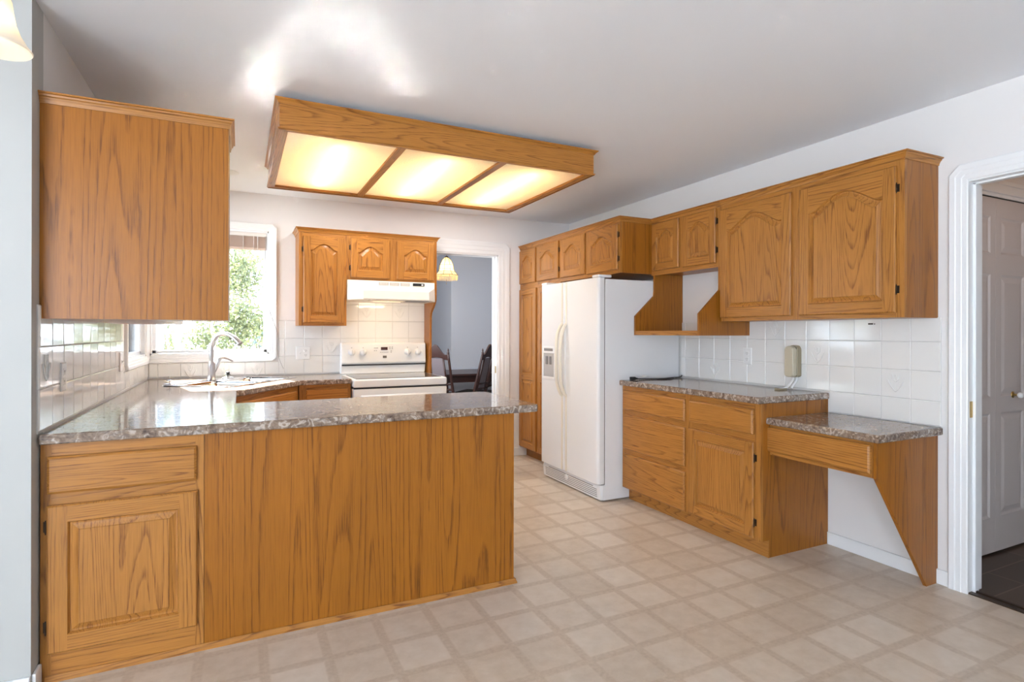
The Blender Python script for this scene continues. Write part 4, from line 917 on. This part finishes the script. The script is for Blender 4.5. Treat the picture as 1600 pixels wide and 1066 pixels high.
# hanging panelled glass lamp
dl = empty('pendant_lamp', (2.36, 6.80, 0), 0, 'lit amber glass pendant lamp with bead fringe in the dining room', 'hanging lamp')
m = MB(); prof = [(.018, 2.232), (.060, 2.190), (.088, 2.130), (.093, 2.078), (.105, 2.05), (.150, 2.000)]
m.lathe(prof, n=8, a0=R(10)); 
for q in range(len(m.sm)): m.sm[q] = False
m.build('glass_shade', AMBER, dl)
m = MB()
for k in range(8):
    a = R(10) + k * math.pi / 4; m.tube([(r_ * 1.01 * math.cos(a), r_ * 1.01 * math.sin(a), z) for r_, z in prof], .003, 6)
for r_, z in prof[2:]:
    m.tube([(r_ * 1.01 * math.cos(R(10) + k * math.pi / 4), r_ * 1.01 * math.sin(R(10) + k * math.pi / 4), z) for k in range(9)], .0028, 6)
m.lathe([(0, 2.245), (.02, 2.24), (.026, 2.228), (.012, 2.222)], n=12); m.build('came', BRONZE, dl)
m = MB()
for k in range(56):
    a = 2 * math.pi * k / 56; j = (a - R(10)) % (math.pi / 4) - math.pi / 8; r_ = .148 * math.cos(math.pi / 8) / math.cos(j)
    m.lathe([(0, 1.998), (.0035, 1.99), (.0025, 1.975), (.004, 1.965), (.0028, 1.955), (.0045, 1.945 - .004 * (k % 2)), (0, 1.938)], (r_ * math.cos(a), r_ * math.sin(a), 0), 6)
m.build('bead_fringe', AMBER, dl)
m = MB(); m.lathe([(0, 2.02), (.02, 2.03), (.032, 2.06), (.024, 2.10), (0, 2.12)], n=14); m.build('bulb', simple('pendant_bulb', (1, 1, 1), .5, emit=(1, .72, .40), es=45), dl)
m = MB(); m.tube([(0, 0, 2.24), (0, 0, ZC)], .004, 6); m.tube([(0, 0, 1.90), (0, 0, 2.03)], .0015, 6); m.lathe([(0, 1.885), (.006, 1.892), (0, 1.905)], n=8); m.build('chain', BRASS, dl)

# ------------------------------------------------------------------ outdoors
m = MB(); m.box(-30, 1.19, 5.4, 40, -.5, -.45); m.box(-30, -.9, 2.63, 5.4, -.5, -.45); tag(m.build('lawn_ground', GRASS), kind='structure')
rl = random.Random(11)
def shrub(name, cx, cy, w, h, nleaf, mats, label, ls=.035, z0=-.45, dens=1.0, dy=.5):
    o = empty(name, (cx, cy, z0), 0, label, 'shrub', 'shrubs outside the kitchen windows')
    lf = MB()
    blobs = [(rl.gauss(0, w * .33), rl.uniform(-dy, dy), rl.uniform(.15, .95) * h, rl.uniform(.18, .36)) for _ in range(26)]
    for i in range(nleaf):
        bx, by_, bz, br = rl.choice(blobs)
        x, y_, z = bx + rl.gauss(0, br * .5), by_ + rl.gauss(0, br * .5), bz + rl.gauss(0, br * .55)
        if z < .02: continue
        d1_ = Vector((rl.gauss(0, 1), rl.gauss(0, 1), rl.gauss(0, 1))).normalized(); d2_ = d1_.cross(Vector((rl.gauss(0, 1), rl.gauss(0, 1), rl.gauss(0, 1)))).normalized(); s = ls * rl.uniform(.6, 1.3)
        c0 = Vector((x, y_, z)); lf.face([c0 - d1_ * s, c0 + d2_ * s * .45, c0 + d1_ * s, c0 - d2_ * s * .45], rl.randrange(len(mats)))
    lf.build('foliage', mats, o)
    st_ = MB()
    for i in range(16):
        bx, by_, bz, br = blobs[i]; st_.tube(spline([(bx * .15, by_ * .2, 0), (bx * .5, by_ * .6, bz * .5), (bx, by_, bz)], 3), [.02, .017, .015, .012, .01, .007, .004], 6)
    for i in range(14):
        xx = rl.gauss(0, w * .4); st_.tube([(xx * .7, 0, h * .5), (xx + rl.uniform(-.1, .1), rl.uniform(-.3, .3), h * rl.uniform(.95, 1.25))], [.006, .002], 5)
    st_.build('branches', BARK, o)
    return o
shrub('shrub', -.30, 8.6, 1.5, 2.9, 13000, [LEAF1, LEAF2], 'broad yellow-green shrub in the middle of the back window')
shrub('shrub', .62, 9.3, 1.1, 3.9, 10000, [LEAF2, LEAF3, LEAF1], 'tall airy shrub at the right of the back window', ls=.03)
shrub('shrub', -1.75, 9.9, 1.0, 2.6, 6000, [LEAF3, LEAF2], 'blue-green shrub at the left of the back window')
shrub('shrub', .28, 7.3, .6, 1.5, 3500, [LEAF3, LEAF1], 'low blue-green shrub just outside the back window, behind the faucet')
shrub('shrub', -3.0, 5.4, 1.5, 2.3, 8000, [LEAF1, LEAF2], 'green shrub outside the side window, mirrored in the tiles')
shrub('shrub', -4.3, 8.2, 1.5, 2.6, 8000, [LEAF2, LEAF3], 'green shrub further back outside the side window')
shrub('shrub', -4.0, 11.6, 1.7, 3.0, 7000, [LEAF2, LEAF1], 'green shrub beyond the fence corner')
m = MB()
for k in range(9):
    m.box(-2.05 + k * .17, -1.98 + k * .17, 7.6, 7.63, -.45, 1.75)
m.box(-2.1, -.6, 7.63, 7.66, .2, .28); m.box(-2.1, -.6, 7.63, 7.66, 1.5, 1.58)
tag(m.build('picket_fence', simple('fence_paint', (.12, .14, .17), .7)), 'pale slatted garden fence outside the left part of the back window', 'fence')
